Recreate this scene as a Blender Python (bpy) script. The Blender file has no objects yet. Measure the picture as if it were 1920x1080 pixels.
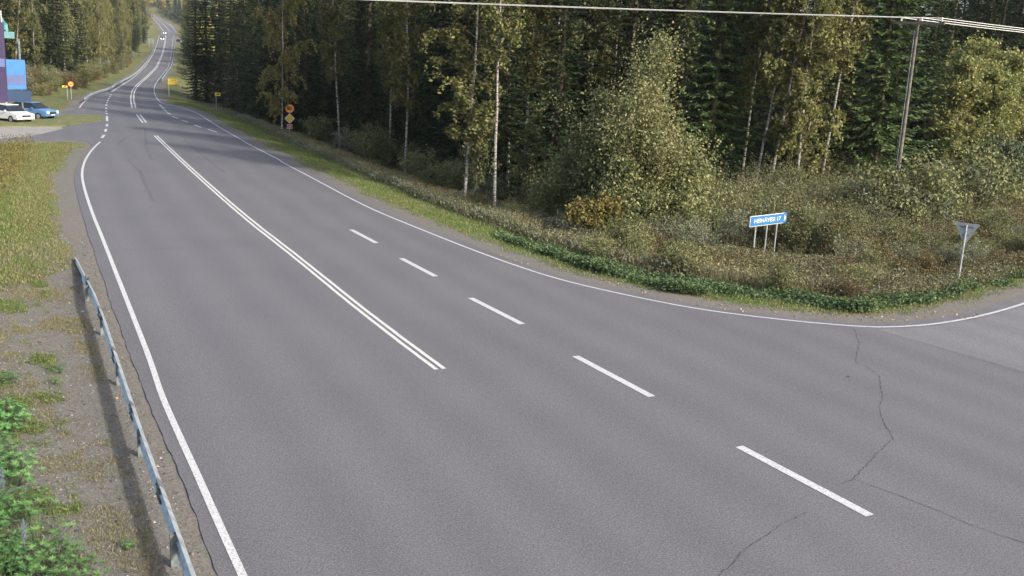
import bpy, bmesh, math, random
import numpy as np
from mathutils import Vector, Matrix

# ------------------------------------------------------------------ camera, world, sun
F = 1881.0; PITCH = math.radians(12.8); ROLL = math.radians(2.9); CAMH = 7.3
fw = np.array([0, math.cos(PITCH), -math.sin(PITCH)])
r0 = np.array([1.0, 0, 0]); u0 = np.array([0, math.sin(PITCH), math.cos(PITCH)])
rt = math.cos(ROLL)*r0 + math.sin(ROLL)*u0
up = math.cos(ROLL)*u0 - math.sin(ROLL)*r0
scn = bpy.context.scene
cd = bpy.data.cameras.new('camera'); cam = bpy.data.objects.new('camera', cd)
scn.collection.objects.link(cam); scn.camera = cam
cd.sensor_width = 36; cd.lens = 36*F/1920; cd.clip_start = 0.2; cd.clip_end = 6000
m = Matrix.Identity(4)
for i in range(3):
    m[i][0] = rt[i]; m[i][1] = up[i]; m[i][2] = -fw[i]
m[2][3] = CAMH
cam.matrix_world = m

SUN_EL = math.radians(29); SUN_XY = Vector((1.0, -0.78)).normalized()
w = bpy.data.worlds.new("World"); scn.world = w; w.use_nodes = True
nt = w.node_tree; bg = nt.nodes['Background']; sky = nt.nodes.new('ShaderNodeTexSky')
sky.sky_type = 'NISHITA'; sky.sun_disc = False; sky.sun_elevation = SUN_EL
sky.sun_rotation = math.atan2(SUN_XY.x, SUN_XY.y); sky.air_density = 1.0; sky.dust_density = 4.0; sky.ozone_density = 1.0
nt.links.new(sky.outputs[0], bg.inputs[0]); bg.inputs[1].default_value = 0.14
sl = bpy.data.lights.new('sun', 'SUN'); sl.energy = 2.6; sl.angle = math.radians(3.0); sl.color = (1, .955, .89)
so = bpy.data.objects.new('sun', sl); scn.collection.objects.link(so)
sd = Vector((SUN_XY.x*math.cos(SUN_EL), SUN_XY.y*math.cos(SUN_EL), math.sin(SUN_EL)))
so.rotation_euler = sd.to_track_quat('Z', 'Y').to_euler()
scn.view_settings.view_transform = 'Standard'; scn.view_settings.look = 'None'
scn.view_settings.gamma = 1; scn.view_settings.exposure = 1.1

rng = np.random.default_rng(7); random.seed(7)
COL = scn.collection

# ------------------------------------------------------------------ helpers
def tag(o, label=None, cat=None, group=None, kind=None):
    if label: o['label'] = label
    if cat: o['category'] = cat
    if group: o['group'] = group
    if kind: o['kind'] = kind
    return o
def empty(name, loc, rz=0, label=None, cat=None, group=None):
    o = bpy.data.objects.new(name, None); COL.objects.link(o)
    o.location = loc; o.rotation_euler = (0, 0, rz); o.empty_display_size = .3
    return tag(o, label, cat, group)
class MB:
    def __init__(s): s.v = []; s.f = []; s.mi = []; s.n = 0
    def add(s, V, Fc, mi=0):
        V = np.asarray(V, float).reshape(-1, 3)
        s.v.append(V)
        s.f += [tuple(int(i)+s.n for i in f) for f in Fc]; s.mi += [mi]*len(Fc); s.n += len(V)
        return s
    def box(s, c, size, rz=0, mi=0, rx=0):
        x, y, z = np.array(size)/2
        V = np.array([(i*x, j*y, k*z) for k in (-1, 1) for j in (-1, 1) for i in (-1, 1)])
        if rx: V = V @ np.array(Matrix.Rotation(rx, 3, 'X')).T
        if rz: V = V @ np.array(Matrix.Rotation(rz, 3, 'Z')).T
        return s.add(V+np.array(c), [(0,2,3,1),(4,5,7,6),(0,1,5,4),(2,6,7,3),(0,4,6,2),(1,3,7,5)], mi)
    def tube(s, pts, rad, n=8, mi=0, cap=True):
        pts = np.array(pts, float); k = len(pts)
        rad = np.full(k, rad) if np.isscalar(rad) else np.array(rad)
        T = np.gradient(pts, axis=0); T /= np.linalg.norm(T, axis=1)[:, None]+1e-9
        ref = np.array([1, 0, 0]) if abs(T[0, 2]) > .8 else np.array([0, 0, 1.])
        A = np.cross(T, ref); A /= np.linalg.norm(A, axis=1)[:, None]+1e-9
        B = np.cross(T, A)
        a = np.linspace(0, 2*math.pi, n, endpoint=False)
        V = (pts[:, None]+rad[:, None, None]*(np.cos(a)[None, :, None]*A[:, None]+np.sin(a)[None, :, None]*B[:, None])).reshape(-1, 3)
        Fc = [(i*n+j, i*n+(j+1) % n, (i+1)*n+(j+1) % n, (i+1)*n+j) for i in range(k-1) for j in range(n)]
        if cap: Fc += [tuple(range(n-1, -1, -1)), tuple((k-1)*n+j for j in range(n))]
        return s.add(V, Fc, mi)
    def prism(s, out, y0, y1, mi=0):
        """outline in the XZ plane, extruded from y0 to y1"""
        n = len(out)
        V = [(x, y0, z) for x, z in out]+[(x, y1, z) for x, z in out]
        Fc = [tuple(range(n)), tuple(range(2*n-1, n-1, -1))]+[(i, i+n, (i+1) % n+n, (i+1) % n) for i in range(n)]
        return s.add(V, Fc, mi)
    def sweep(s, path, prof, mi=0, cap=True):
        """profile (side, z) swept along a ground path of 3D points"""
        p = np.array(path, float); k = len(p); n = len(prof)
        T = np.gradient(p, axis=0)[:, :2]; T /= np.linalg.norm(T, axis=1)[:, None]
        N = np.stack([-T[:, 1], T[:, 0], np.zeros(k)], 1)
        V = np.concatenate([p[:, None]+N[:, None]*np.array([q[0] for q in prof])[None, :, None]
                            + np.array([[0, 0, q[1]] for q in prof])[None]]).reshape(-1, 3)
        Fc = [(i*n+j, i*n+(j+1) % n, (i+1)*n+(j+1) % n, (i+1)*n+j) for i in range(k-1) for j in range(n)]
        if cap: Fc += [tuple(range(n)), tuple((k-1)*n+j for j in range(n-1, -1, -1))]
        return s.add(V, Fc, mi)
    def mesh(s, name, mats):
        me = bpy.data.meshes.new(name)
        me.from_pydata(np.concatenate(s.v).tolist(), [], s.f)
        for mt in (mats if isinstance(mats, (list, tuple)) else [mats]): me.materials.append(mt)
        if any(s.mi): me.polygons.foreach_set('material_index', s.mi)
        me.update(); return me
    def build(s, name, mats, parent=None, smooth=False):
        me = s.mesh(name, mats)
        if smooth: me.polygons.foreach_set('use_smooth', [True]*len(me.polygons))
        o = bpy.data.objects.new(name, me); COL.objects.link(o); o.parent = parent
        return o
def npmesh(name, V, quads, mats, mi=None, smooth=False):
    """fast mesh from numpy; quads = (N,k) array"""
    me = bpy.data.meshes.new(name); V = np.asarray(V, np.float32); Q = np.asarray(quads, np.int32); k = Q.shape[1]
    me.vertices.add(len(V)); me.vertices.foreach_set('co', V.ravel())
    me.loops.add(Q.size); me.loops.foreach_set('vertex_index', Q.ravel())
    me.polygons.add(len(Q)); me.polygons.foreach_set('loop_start', np.arange(len(Q), dtype=np.int32)*k)
    try: me.polygons.foreach_set('loop_total', np.full(len(Q), k, np.int32))
    except Exception: pass
    for mt in (mats if isinstance(mats, (list, tuple)) else [mats]): me.materials.append(mt)
    if mi is not None: me.polygons.foreach_set('material_index', np.asarray(mi, np.int32))
    if smooth: me.polygons.foreach_set('use_smooth', np.ones(len(Q), bool))
    me.update(calc_edges=True); return me
def unit(a): return a/(np.linalg.norm(a, axis=-1, keepdims=True)+1e-9)

# ------------------------------------------------------------------ materials
def lin(c):
    return tuple(((x/12.92) if x <= .04045 else ((x+.055)/1.055)**2.4) for x in c)
class NT:
    def __init__(s, name):
        s.m = bpy.data.materials.new(name); s.m.use_nodes = True; s.t = s.m.node_tree; s.p = s.t.nodes['Principled BSDF']
        s.p.inputs['Specular IOR Level'].default_value = .3
    def n(s, typ, **kw):
        q = s.t.nodes.new('ShaderNode'+typ)
        for k, v in kw.items():
            if k.startswith('i_'): q.inputs[k[2:].replace('_', ' ')].default_value = v
            else: setattr(q, k, v)
        return q
    def l(s, a, b): s.t.links.new(a, b)
    def noise(s, scale, detail=4, rough=.6, co=None, dist=0):
        q = s.n('TexNoise'); q.inputs['Scale'].default_value = scale; q.inputs['Detail'].default_value = detail
        q.inputs['Roughness'].default_value = rough; q.inputs['Distortion'].default_value = dist
        if co is None:
            g = s.n('NewGeometry'); co = g.outputs['Position']
        s.l(co, q.inputs['Vector']); return q.outputs['Fac']
    def ramp(s, fac, stops, interp='LINEAR'):
        q = s.n('ValToRGB'); q.color_ramp.interpolation = interp; e = q.color_ramp.elements
        while len(e) < len(stops): e.new(.5)
        for i, (p, c) in enumerate(stops):
            e[i].position = p; e[i].color = (*c, 1) if len(c) == 3 else c
        s.l(fac, q.inputs[0]); return q.outputs[0]
    def mix(s, fac, a, b, mode='MIX'):
        q = s.n('Mix', data_type='RGBA', blend_type=mode)
        for v, i in ((fac, 0), (a, 6), (b, 7)):
            if isinstance(v, (int, float)): q.inputs[i].default_value = v
            elif isinstance(v, tuple): q.inputs[i].default_value = (*v, 1)
            else: s.l(v, q.inputs[i])
        return q.outputs[2]
    def math(s, op, a, b=0.0, clamp=False):
        q = s.n('Math', operation=op, use_clamp=clamp)
        for v, i in ((a, 0), (b, 1)):
            if isinstance(v, (int, float)): q.inputs[i].default_value = v
            else: s.l(v, q.inputs[i])
        return q.outputs[0]
    def attr(s, name): return s.n('Attribute', attribute_name=name).outputs['Fac']
    def bump(s, h, strength=.3, dist=.02):
        q = s.n('Bump'); q.inputs['Strength'].default_value = strength; q.inputs['Distance'].default_value = dist
        s.l(h, q.inputs['Height']); s.l(q.outputs[0], s.p.inputs['Normal'])
    def col(s, c, rough=.8):
        if isinstance(c, tuple): s.p.inputs['Base Color'].default_value = (*c, 1)
        else: s.l(c, s.p.inputs['Base Color'])
        s.p.inputs['Roughness'].default_value = rough; return s
def paint(name, c, rough=.5, metal=0, wear=.12, scale=9):
    q = NT(name); n = q.noise(scale, 5)
    d = tuple(x*(1-wear*2.2) for x in c); l_ = tuple(min(1, x*(1+wear)) for x in c)
    q.col(q.ramp(n, [(.3, d), (.7, l_)]), rough); q.p.inputs['Metallic'].default_value = metal
    return q.m

def mat_asphalt(name, tone=1.0, tint=(1, 1, 1)):
    q = NT(name)
    g = q.n('NewGeometry').outputs['Position']
    fine = q.noise(45, 6, .8, g); mid = q.noise(7, 4, .6, g); big = q.noise(.22, 4, .55, g)
    vo = q.n('TexVoronoi'); vo.inputs['Scale'].default_value = 26; q.l(g, vo.inputs['Vector'])
    a = .117*tone
    base = q.ramp(fine, [(.34, (a*.62*tint[0], a*.62*tint[1], a*.65*tint[2])), (.52, (a*tint[0], a*tint[1], a*tint[2])), (.72, (a*1.5*tint[0], a*1.48*tint[1], a*1.45*tint[2]))])
    chips = q.ramp(vo.outputs['Distance'], [(.10, (1.55, 1.53, 1.5)), (.2, (1, 1, 1))])
    gate = q.ramp(q.noise(60, 1, .5, g), [(.52, (0, 0, 0)), (.6, (1, 1, 1))])
    chips = q.mix(gate, (1., 1., 1.), chips)
    c = q.mix(1.0, base, chips, 'MULTIPLY')
    c = q.mix(1.0, c, q.ramp(mid, [(.3, (.93, .93, .93)), (.7, (1.07, 1.07, 1.07))]), 'MULTIPLY')
    c = q.mix(1.0, c, q.ramp(big, [(.3, (.94, .94, .945)), (.7, (1.06, 1.055, 1.05))]), 'MULTIPLY')
    c = q.mix(1.0, c, q.ramp(q.noise(27, 4, .9, g), [(.34, (.5, .5, .51)), (.5, (1, 1, 1)), (.66, (1.65, 1.64, 1.62))]), 'MULTIPLY')
    # wheel tracks follow the road's run
    lat = q.attr('lat')
    wob = q.math('MULTIPLY', q.noise(.09, 2, .5, g), 1.2)
    ph = q.math('MULTIPLY', q.math('ADD', lat, wob), 2*math.pi/1.75)
    tr = q.math('SINE', ph)
    tr = q.math('MULTIPLY', tr, q.noise(.12, 2, .5, g))
    c = q.mix(1.0, c, q.ramp(q.math('ADD', q.math('MULTIPLY', tr, .8), .5), [(0.1, (.95, .95, .95)), (.5, (1, 1, 1)), (.9, (1.05, 1.05, 1.045))]), 'MULTIPLY')
    q.col(c, .82); q.bump(fine, .35, .012); q.p.inputs['Specular IOR Level'].default_value = .35
    return q.m

def mat_ground():
    q = NT('ground')
    g = q.n('NewGeometry').outputs['Position']
    n1 = q.noise(.7, 5, .65, g); n2 = q.noise(9, 5, .7, g); n3 = q.noise(2.4, 4, .6, g); peb = q.n('TexVoronoi'); peb.inputs['Scale'].default_value = 16
    q.l(g, peb.inputs['Vector'])
    grass = q.ramp(n2, [(.3, (.04, .06, .02)), (.5, (.09, .125, .038)), (.7, (.17, .19, .07))])
    dry = q.ramp(n2, [(.3, (.09, .07, .04)), (.7, (.25, .2, .11))])
    grass = q.mix(q.ramp(n1, [(.42, (0, 0, 0)), (.62, (1, 1, 1))]), grass, dry)
    grav = q.ramp(peb.outputs['Color'], [(0, (.09, .083, .071)), (.5, (.15, .139, .122)), (1, (.21, .197, .177))])
    grav = q.mix(.65, grav, q.ramp(q.noise(30, 5, .8, g), [(.35, (.075, .067, .058)), (.68, (.26, .24, .21))]))
    moss = q.ramp(n3, [(.46, (0, 0, 0)), (.6, (1, 1, 1))])
    gv = q.attr('gravel')
    mfac = q.math('ADD', gv, q.math('MULTIPLY', q.math('SUBTRACT', n3, .5), 1.6))
    mfac = q.ramp(mfac, [(.38, (0, 0, 0)), (.62, (1, 1, 1))])
    c = q.mix(mfac, grass, grav)
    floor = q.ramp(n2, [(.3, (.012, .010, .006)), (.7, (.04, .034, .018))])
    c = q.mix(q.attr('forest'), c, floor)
    q.col(c, .95); q.bump(n2, .6, .06); q.p.inputs['Specular IOR Level'].default_value = .1
    return q.m

def mat_leaf(name, stops, trans=.3, var=.25):
    q = NT(name); g = q.n('NewGeometry'); oi = q.n('ObjectInfo')
    c = q.ramp(g.outputs['Random Per Island'], stops)
    v = q.math('ADD', q.math('MULTIPLY', oi.outputs['Random'], var*2), 1-var)
    hs = q.n('HueSaturation'); q.l(c, hs.inputs['Color']); q.l(v, hs.inputs['Value'])
    h = q.math('ADD', q.math('MULTIPLY', q.math('FRACT', q.math('MULTIPLY', oi.outputs['Random'], 7.3)), .022), .494)
    q.l(h, hs.inputs['Hue'])
    q.col(hs.outputs[0], .6); q.p.inputs['Specular IOR Level'].default_value = .25
    if trans > 0:
        tb = q.n('BsdfTranslucent'); q.l(hs.outputs[0], tb.inputs['Color'])
        mx = q.n('MixShader'); mx.inputs[0].default_value = trans
        q.l(q.p.outputs[0], mx.inputs[1]); q.l(tb.outputs[0], mx.inputs[2])
        q.l(mx.outputs[0], q.t.nodes['Material Output'].inputs['Surface'])
    return q.m
def mat_birchbark():
    q = NT('birch_bark'); co = q.n('TexCoord').outputs['Object']
    mp = q.n('Mapping'); mp.inputs['Scale'].default_value = (3, 3, 9); q.l(co, mp.inputs['Vector'])
    n = q.noise(1.6, 5, .7, mp.outputs[0])
    q.col(q.ramp(n, [(.40, (.035, .03, .027)), (.48, (.2, .185, .165)), (.64, (.40, .39, .355))]), .8); return q.m
def mat_bark():
    q = NT('bark'); n = q.noise(6, 5, .7)
    q.col(q.ramp(n, [(.3, (.03, .024, .018)), (.7, (.12, .095, .075))]), .95); return q.m

MA = mat_asphalt('asphalt', 1.0, (1.015, .985, 1.035)); MA2 = mat_asphalt('old_asphalt', 1.24, (1.01, .985, 1.02))
MG = mat_ground()
MWHITE = NT('road_paint')
_g = MWHITE.n('NewGeometry').outputs['Position']
_w = MWHITE.ramp(MWHITE.noise(26, 6, .85, _g), [(.38, (.2, .2, .2)), (.54, (.56, .56, .55))])
MWHITE.col(_w, .6); MWHITE = MWHITE.m
MYEL = NT('centre_line_paint')
_g = MYEL.n('NewGeometry').outputs['Position']
MYEL.col(MYEL.ramp(MYEL.noise(22, 6, .85, _g), [(.36, (.25, .24, .2)), (.5, (.58, .58, .545))]), .6); MYEL = MYEL.m
MCRACK = paint('crack', (.06, .058, .058), .95)
MGALV = paint('galvanised', (.40, .43, .445), .45, .35, .18, 5)
MPOST = paint('post_steel', (.17, .195, .2), .55, .2, .25, 6)
MSBACK = paint('sign_back', (.42, .44, .46), .5, .15, .1, 4)
MBARK = mat_bark(); MBIRCH = mat_birchbark()
MTWIG = paint('twig', (.11, .085, .06), .9)
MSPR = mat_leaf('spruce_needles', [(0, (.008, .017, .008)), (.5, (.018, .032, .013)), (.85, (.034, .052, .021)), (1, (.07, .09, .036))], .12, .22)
MSPR2 = mat_leaf('lit_spruce_needles', [(0, (.016, .034, .012)), (.5, (.058, .092, .03)), (.85, (.11, .15, .05)), (1, (.16, .19, .07))], .12, .1)  # brighter copy of the spruce needles, sunlight put into the colour
MBIR = mat_leaf('birch_leaves', [(0, (.055, .064, .026)), (.45, (.11, .118, .044)), (.85, (.17, .165, .06)), (1, (.23, .19, .065))], .3)
MGRN = mat_leaf('sallow_leaves', [(0, (.07, .083, .036)), (.5, (.14, .155, .065)), (.85, (.22, .22, .10)), (1, (.31, .27, .12))], .3)
MWIL = mat_leaf('willow_leaves', [(0, (.09, .105, .065)), (.5, (.17, .19, .12)), (1, (.28, .29, .2))], .25)
MRUS = mat_leaf('rusty_leaves', [(0, (.065, .045, .025)), (.5, (.14, .1, .05)), (.8, (.2, .16, .07)), (1, (.28, .23, .1))], .3)
MYLW = mat_leaf('yellow_leaves', [(0, (.08, .08, .025)), (.5, (.16, .14, .045)), (1, (.27, .22, .07))], .3, .1)
MHERB = mat_leaf('herb_leaves', [(0, (.045, .075, .03)), (.5, (.09, .14, .055)), (1, (.16, .21, .09))], .25, .1)
MGRS = mat_leaf('grass_blades', [(0, (.06, .1, .025)), (.5, (.12, .175, .045)), (.8, (.2, .23, .07)), (1, (.32, .29, .13))], .3, .05)
MDRY = mat_leaf('dry_grass', [(0, (.11, .09, .045)), (.5, (.21, .175, .09)), (.8, (.22, .22, .1)), (1, (.42, .36, .23))], .25, .05)
MLUP = mat_leaf('lupin_leaves', [(0, (.05, .11, .03)), (.5, (.1, .2, .06)), (1, (.17, .28, .1))], .25, .2)
MFLOW = paint('lupin_flower', (.11, .12, .19), .8)
MSTONE = mat_leaf('pebbles', [(0, (.06, .055, .048)), (.7, (.13, .12, .105)), (.95, (.2, .19, .17)), (1, (.34, .33, .31))], 0, .05)
MFALL = mat_leaf('fallen_leaves', [(0, (.13, .1, .05)), (.6, (.25, .2, .09)), (1, (.4, .34, .2))], 0, .05)

# ------------------------------------------------------------------ terrain
cy = [-100, 300, 430, 520, 600, 650, 720, 1000, 1300, 1700]
cz = [0, 0, 2.7, 6.5, 11.5, 12.3, 15.0, 33.6, 56, 70]
TY = np.arange(-100, 1701, 5.0); _t = np.interp(TY, cy, cz)
_k = np.exp(-.5*(np.arange(-6, 7)/2.6)**2); _k /= _k.sum()
TZ = np.convolve(np.pad(_t, 6, mode='edge'), _k, 'valid')
def base(y): return np.interp(y, TY, TZ)
def ray(px, py): 
    d = fw+rt*(px-960)/F+up*(540-py)/F
    return d
def G(px, py, h=0.0, fn=None):
    """where the sight line through a photo pixel meets the road surface (or ground) raised by h"""
    d = ray(px, py); t0 = 4.0; prev = None
    fn = fn or (lambda x, y: base(y))
    t = t0
    while t < 1700:
        p = d*t; z = CAMH+p[2]
        gz = float(fn(p[0], p[1]))+h
        if z < gz:
            a, b = t-step, t
            for _ in range(24):
                c = (a+b)/2; q = d*c
                if CAMH+q[2] < float(fn(q[0], q[1]))+h: b = c
                else: a = c
            q = d*b
            return np.array([q[0], q[1], CAMH+q[2]])
        step = max(.4, t*.02); t += step
    q = d*900/d[1]; return np.array([q[0], q[1], float(base(q[1]))+h])
def GL(lst, h=0.0): return np.array([G(x, y, h) for x, y in lst])
def smooth(pts, it=2, closed=False):
    p = np.array(pts, float)
    for _ in range(it):
        q = [p[0]]
        for a, b in zip(p[:-1], p[1:]): q += [a*.75+b*.25, a*.25+b*.75]
        q.append(p[-1]); p = np.array(q)
    return p
def resample(p, step):
    p = np.array(p); d = np.r_[0, np.cumsum(np.linalg.norm(np.diff(p, axis=0), axis=1))]
    n = max(2, int(d[-1]/step)+1); s = np.linspace(0, d[-1], n)
    return np.stack([np.interp(s, d, p[:, i]) for i in range(p.shape[1])], 1)
def offset(p, d):
    T = np.gradient(p[:, :2], axis=0); T = unit(T); q = p.copy()
    q[:, 0] += T[:, 1]*d; q[:, 1] -= T[:, 0]*d       # + is to the right of the run
    return q

# traced features on the road surface (source pixels, bottom to top)
LINE_L = [(455,1080),(409,979),(373,897),(334,812),(302,740),(284,682),(254.7,606),(220.7,520),(189.6,440),(175,405),(163,370),(156,345),(153,325),(158,303),(169,285),(179,274),(188,266)]
LINE_R = [(326,66),(324,77),(321,100),(319,117),(307,137),(293,154),(288,167),(291,180),(299,191.5),(312,196),(335,200),(357,207),(375,215),(396,229),(420,244),(451,261),(465,270),(523,299),(530,305),(590,336),(660,374),(712,399),(811,439),(884,468),(969,499),(1053,526),(1194,558),(1320,582),(1476,601),(1601,612),(1651,614),(1726,611),(1789,602.5),(1851,590),(1920,570),(2010,536),(2120,490)]
EDGE_L = [(409,1080),(387,1017),(346,916),(315,831),(271,740),(252,683),(222,609),(192.5,520),(166,440),(155,405),(144,365),(138,335),(143,314),(156,296),(168,282),(172,272),(165,265.5),(147,262.5),(0,265),(-160,268)]
EDGE_L2 = [(-160,208),(20,207),(112,207.5),(144,205),(152,190),(167,179),(189,173),(210,167.5),(222,159),(248,143),(267,125),(279,109),(288,91),(293,77),(296.5,67)]
FAR_L = [(308,60.5),(296,46),(282,29.6),(277,24.5),(268,18)]
FAR_R = [(333,60.5),(325,51),(319,46),(296,33),(282,23),(272,17)]
CENT = [(311,66),(310,77),(306,95),(300,112),(290,130),(275,145),(257,160),(249,172),(247.5,187),(251,202),(259,215),(271,230),(292,254.3),(355.5,315.6),(460,408),(546,473),(662,568.5),(739,627),(826,693)]
lineL = smooth(GL(LINE_L), 2); lineR = smooth(GL(LINE_R), 2)
eL = GL(EDGE_L); _d = unit(eL[0]-eL[2]); nearL = eL[0]+_d*26
eL = np.vstack([nearL, smooth(eL[:14], 1), eL[14:]])
eL2 = GL(EDGE_L2); eR = offset(lineR, -0.5)      # outwards (left of its run, away from the road)
# lineR runs far -> near with the verge on its left side
farL = GL(FAR_L); farR = GL(FAR_R)
tailR = np.array([[60, 62, 0], [95, 78, 0], [102, 66, 0], [62, 44, 0], [46, 20, 0], [44, -16, 0], [nearL[0]+.0, -16, 0]])
tailR = np.vstack([eR[-1]+np.array([8, 6.5, 0]), tailR])
mid = smooth(np.vstack([eL2[-3:], farL]), 2); midR = smooth(np.vstack([farR[::-1], eR[:3]]), 2)
outline = np.vstack([eL, eL2[:-2], mid[1:-1], farL[-1:], farR[-1:], midR[1:-1], eR[2:], tailR])
def dedupe(p):
    q = [p[0]]
    for a in p[1:]:
        if np.linalg.norm(a[:2]-q[-1][:2]) > .03: q.append(a)
    return np.array(q)
outline = dedupe(outline)
def clip_dist(P, poly):
    """signed distance in plan to a closed polygon, + outside"""
    P = np.atleast_2d(P)[:, :2]; A = poly[:, :2]; B = np.roll(A, -1, 0)
    best = np.full(len(P), 1e9); ins = np.zeros(len(P), bool)
    for a, b in zip(A, B):
        ab = b-a; L = ab@ab+1e-12; t = np.clip(((P-a)@ab)/L, 0, 1)
        best = np.minimum(best, np.hypot(*(P-a-t[:, None]*ab).T))
        c = (a[1] > P[:, 1]) != (b[1] > P[:, 1])
        with np.errstate(divide='ignore', invalid='ignore'):
            xx = a[0]+(P[:, 1]-a[1])/(b[1]-a[1]+1e-12)*ab[0]
        ins ^= c & (P[:, 0] < xx)
    return np.where(ins, -best, best)
_gx = np.arange(-1000, 161, 3.); _gy = np.arange(-30, 1420, 3.); _XX, _YY = np.meshgrid(_gx, _gy)
_DG = clip_dist(np.stack([_XX.ravel(), _YY.ravel()], 1), outline).reshape(_XX.shape)
def qd(x, y):
    i = min(max((x+1000)/3, 0), len(_gx)-2); j = min(max((y+30)/3, 0), len(_gy)-2); a, b = int(i), int(j); u, v = i-a, j-b
    return float(_DG[b, a]*(1-u)*(1-v)+_DG[b, a+1]*u*(1-v)+_DG[b+1, a]*(1-u)*v+_DG[b+1, a+1]*u*v)
centW = GL(CENT); _e = unit(centW[-1]-centW[-3])
cline = smooth(np.vstack([centW, centW[-1]+_e*12, centW[-1]+_e*40]), 2)
def lat_of(P):
    P = np.atleast_2d(P)[:, :2]; best = np.full(len(P), 1e9); sg = np.zeros(len(P))
    for a, b in zip(cline[:-1, :2], cline[1:, :2]):
        ab = b-a; L = ab@ab+1e-12; t = np.clip(((P-a)@ab)/L, 0, 1); r = P-a-t[:, None]*ab; d = np.hypot(*r.T)
        m_ = d < best; best = np.where(m_, d, best); sg = np.where(m_, np.sign(ab[0]*r[:, 1]-ab[1]*r[:, 0]), sg)
    return best*sg
def terr_arr(P, d):
    """ground height from plan position and distance outside the asphalt"""
    x, y = P[:, 0], P[:, 1]
    z = base(y)
    xc = np.interp(y, [0, 50, 100, 170, 400, 600, 1000], [-3, -6, -30, -58, -128, -205, -380])
    right = x > xc
    nearright = np.exp(-(((x-14)/22)**2+((y-42)/20)**2))
    sm = lambda t: t*t*(3-2*t)
    dr = sm(np.clip((d-1.2)/5, 0, 1))*(-1.0)*(1-.4*nearright)
    dl = sm(np.clip((d-2.5)/6, 0, 1))*(-.9)*np.clip((75-y)/20, 0, 1)
    farl = np.where(y > 130, sm(np.clip((d-2)/14, 0, 1))*2.5, 0)
    off = np.where(right, dr, dl+farl)
    off = off + .10*(np.sin(x*.9+y*.31)*np.sin(y*.7-x*.23))*np.clip((d-1.5)/3, 0, 1)
    return z+np.where(d < 0, -.03, -.010+off*np.clip(d/1.0, 0, 1))
def terr(x, y):
    P = np.array([[x, y]]); return float(terr_arr(P, clip_dist(P, outline))[0])
def GT(px, py, h=0.0):
    """pixel on the uneven ground beside the road"""
    p = G(px, py, h)
    for _ in range(5):
        g = terr(p[0], p[1]); dz = g+h
        d = ray(px, py); t = (dz-CAMH)/d[2] if abs(d[2]) > 1e-4 else p[1]/d[1]
        if t <= 0 or t > 2500: break
        # damped, stays on the sight line
        q = d*t; q[2] += CAMH
        p = p*.4+q*.6; p[2] = dz
    return p
def PD(px, D, h=0.0):
    """ground point at depth D (metres ahead) below the photo column px, at the horizon"""
    hy = 540-F*math.tan(PITCH)+(px-960)*math.tan(ROLL)
    d = ray(px, hy); x = d[0]/d[1]*D
    return np.array([x, D, terr(x, D)+h])

rows = []; y = -30.0
while y < 1690:
    rows.append(y); y += max(.45, (y-8)*.014) if y > 0 else 2.0
rows = np.array(rows); ncol = 240
s_ = np.linspace(-1, 1, ncol); s_ = np.sign(s_)*np.abs(s_)**1.1
W = 34+np.maximum(rows, 0)*.72
GX = s_[None]*W[:, None]-np.maximum(rows, 0)[:, None]*.03; GY = np.repeat(rows[:, None], ncol, 1)
P2 = np.stack([GX.ravel(), GY.ravel()], 1); dist = clip_dist(P2, outline)
gz = terr_arr(P2, dist)
ii = np.arange(len(rows)-1)[:, None]*ncol+np.arange(ncol-1)[None]
Q = np.stack([ii, ii+1, ii+ncol+1, ii+ncol], -1).reshape(-1, 4)
gme = npmesh('ground', np.c_[P2, gz], Q, MG, smooth=True)
x_, y_ = P2[:, 0], P2[:, 1]
gravel = np.clip(1.35-dist/1.3, 0, 1)
leftnear = (x_ < -3) & (y_ < 37)
gravel = np.where(leftnear, np.clip(1.15-(dist-1.5)/7, 0, 1)*np.clip((39-y_)/5, 0, 1)*.72+gravel*.4, gravel)
rightside = x_ > np.interp(y_, [0, 50, 100, 170, 400, 600, 1000], [-3, -6, -30, -58, -128, -205, -380])
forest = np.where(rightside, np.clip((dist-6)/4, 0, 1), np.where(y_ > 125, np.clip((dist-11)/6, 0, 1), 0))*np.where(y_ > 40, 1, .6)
for nm, a in (('gravel', gravel), ('forest', forest)):
    at = gme.attributes.new(nm, 'FLOAT', 'POINT'); at.data.foreach_set('value', a.astype(np.float32))
go = bpy.data.objects.new('ground', gme); COL.objects.link(go); go['kind'] = 'structure'

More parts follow.
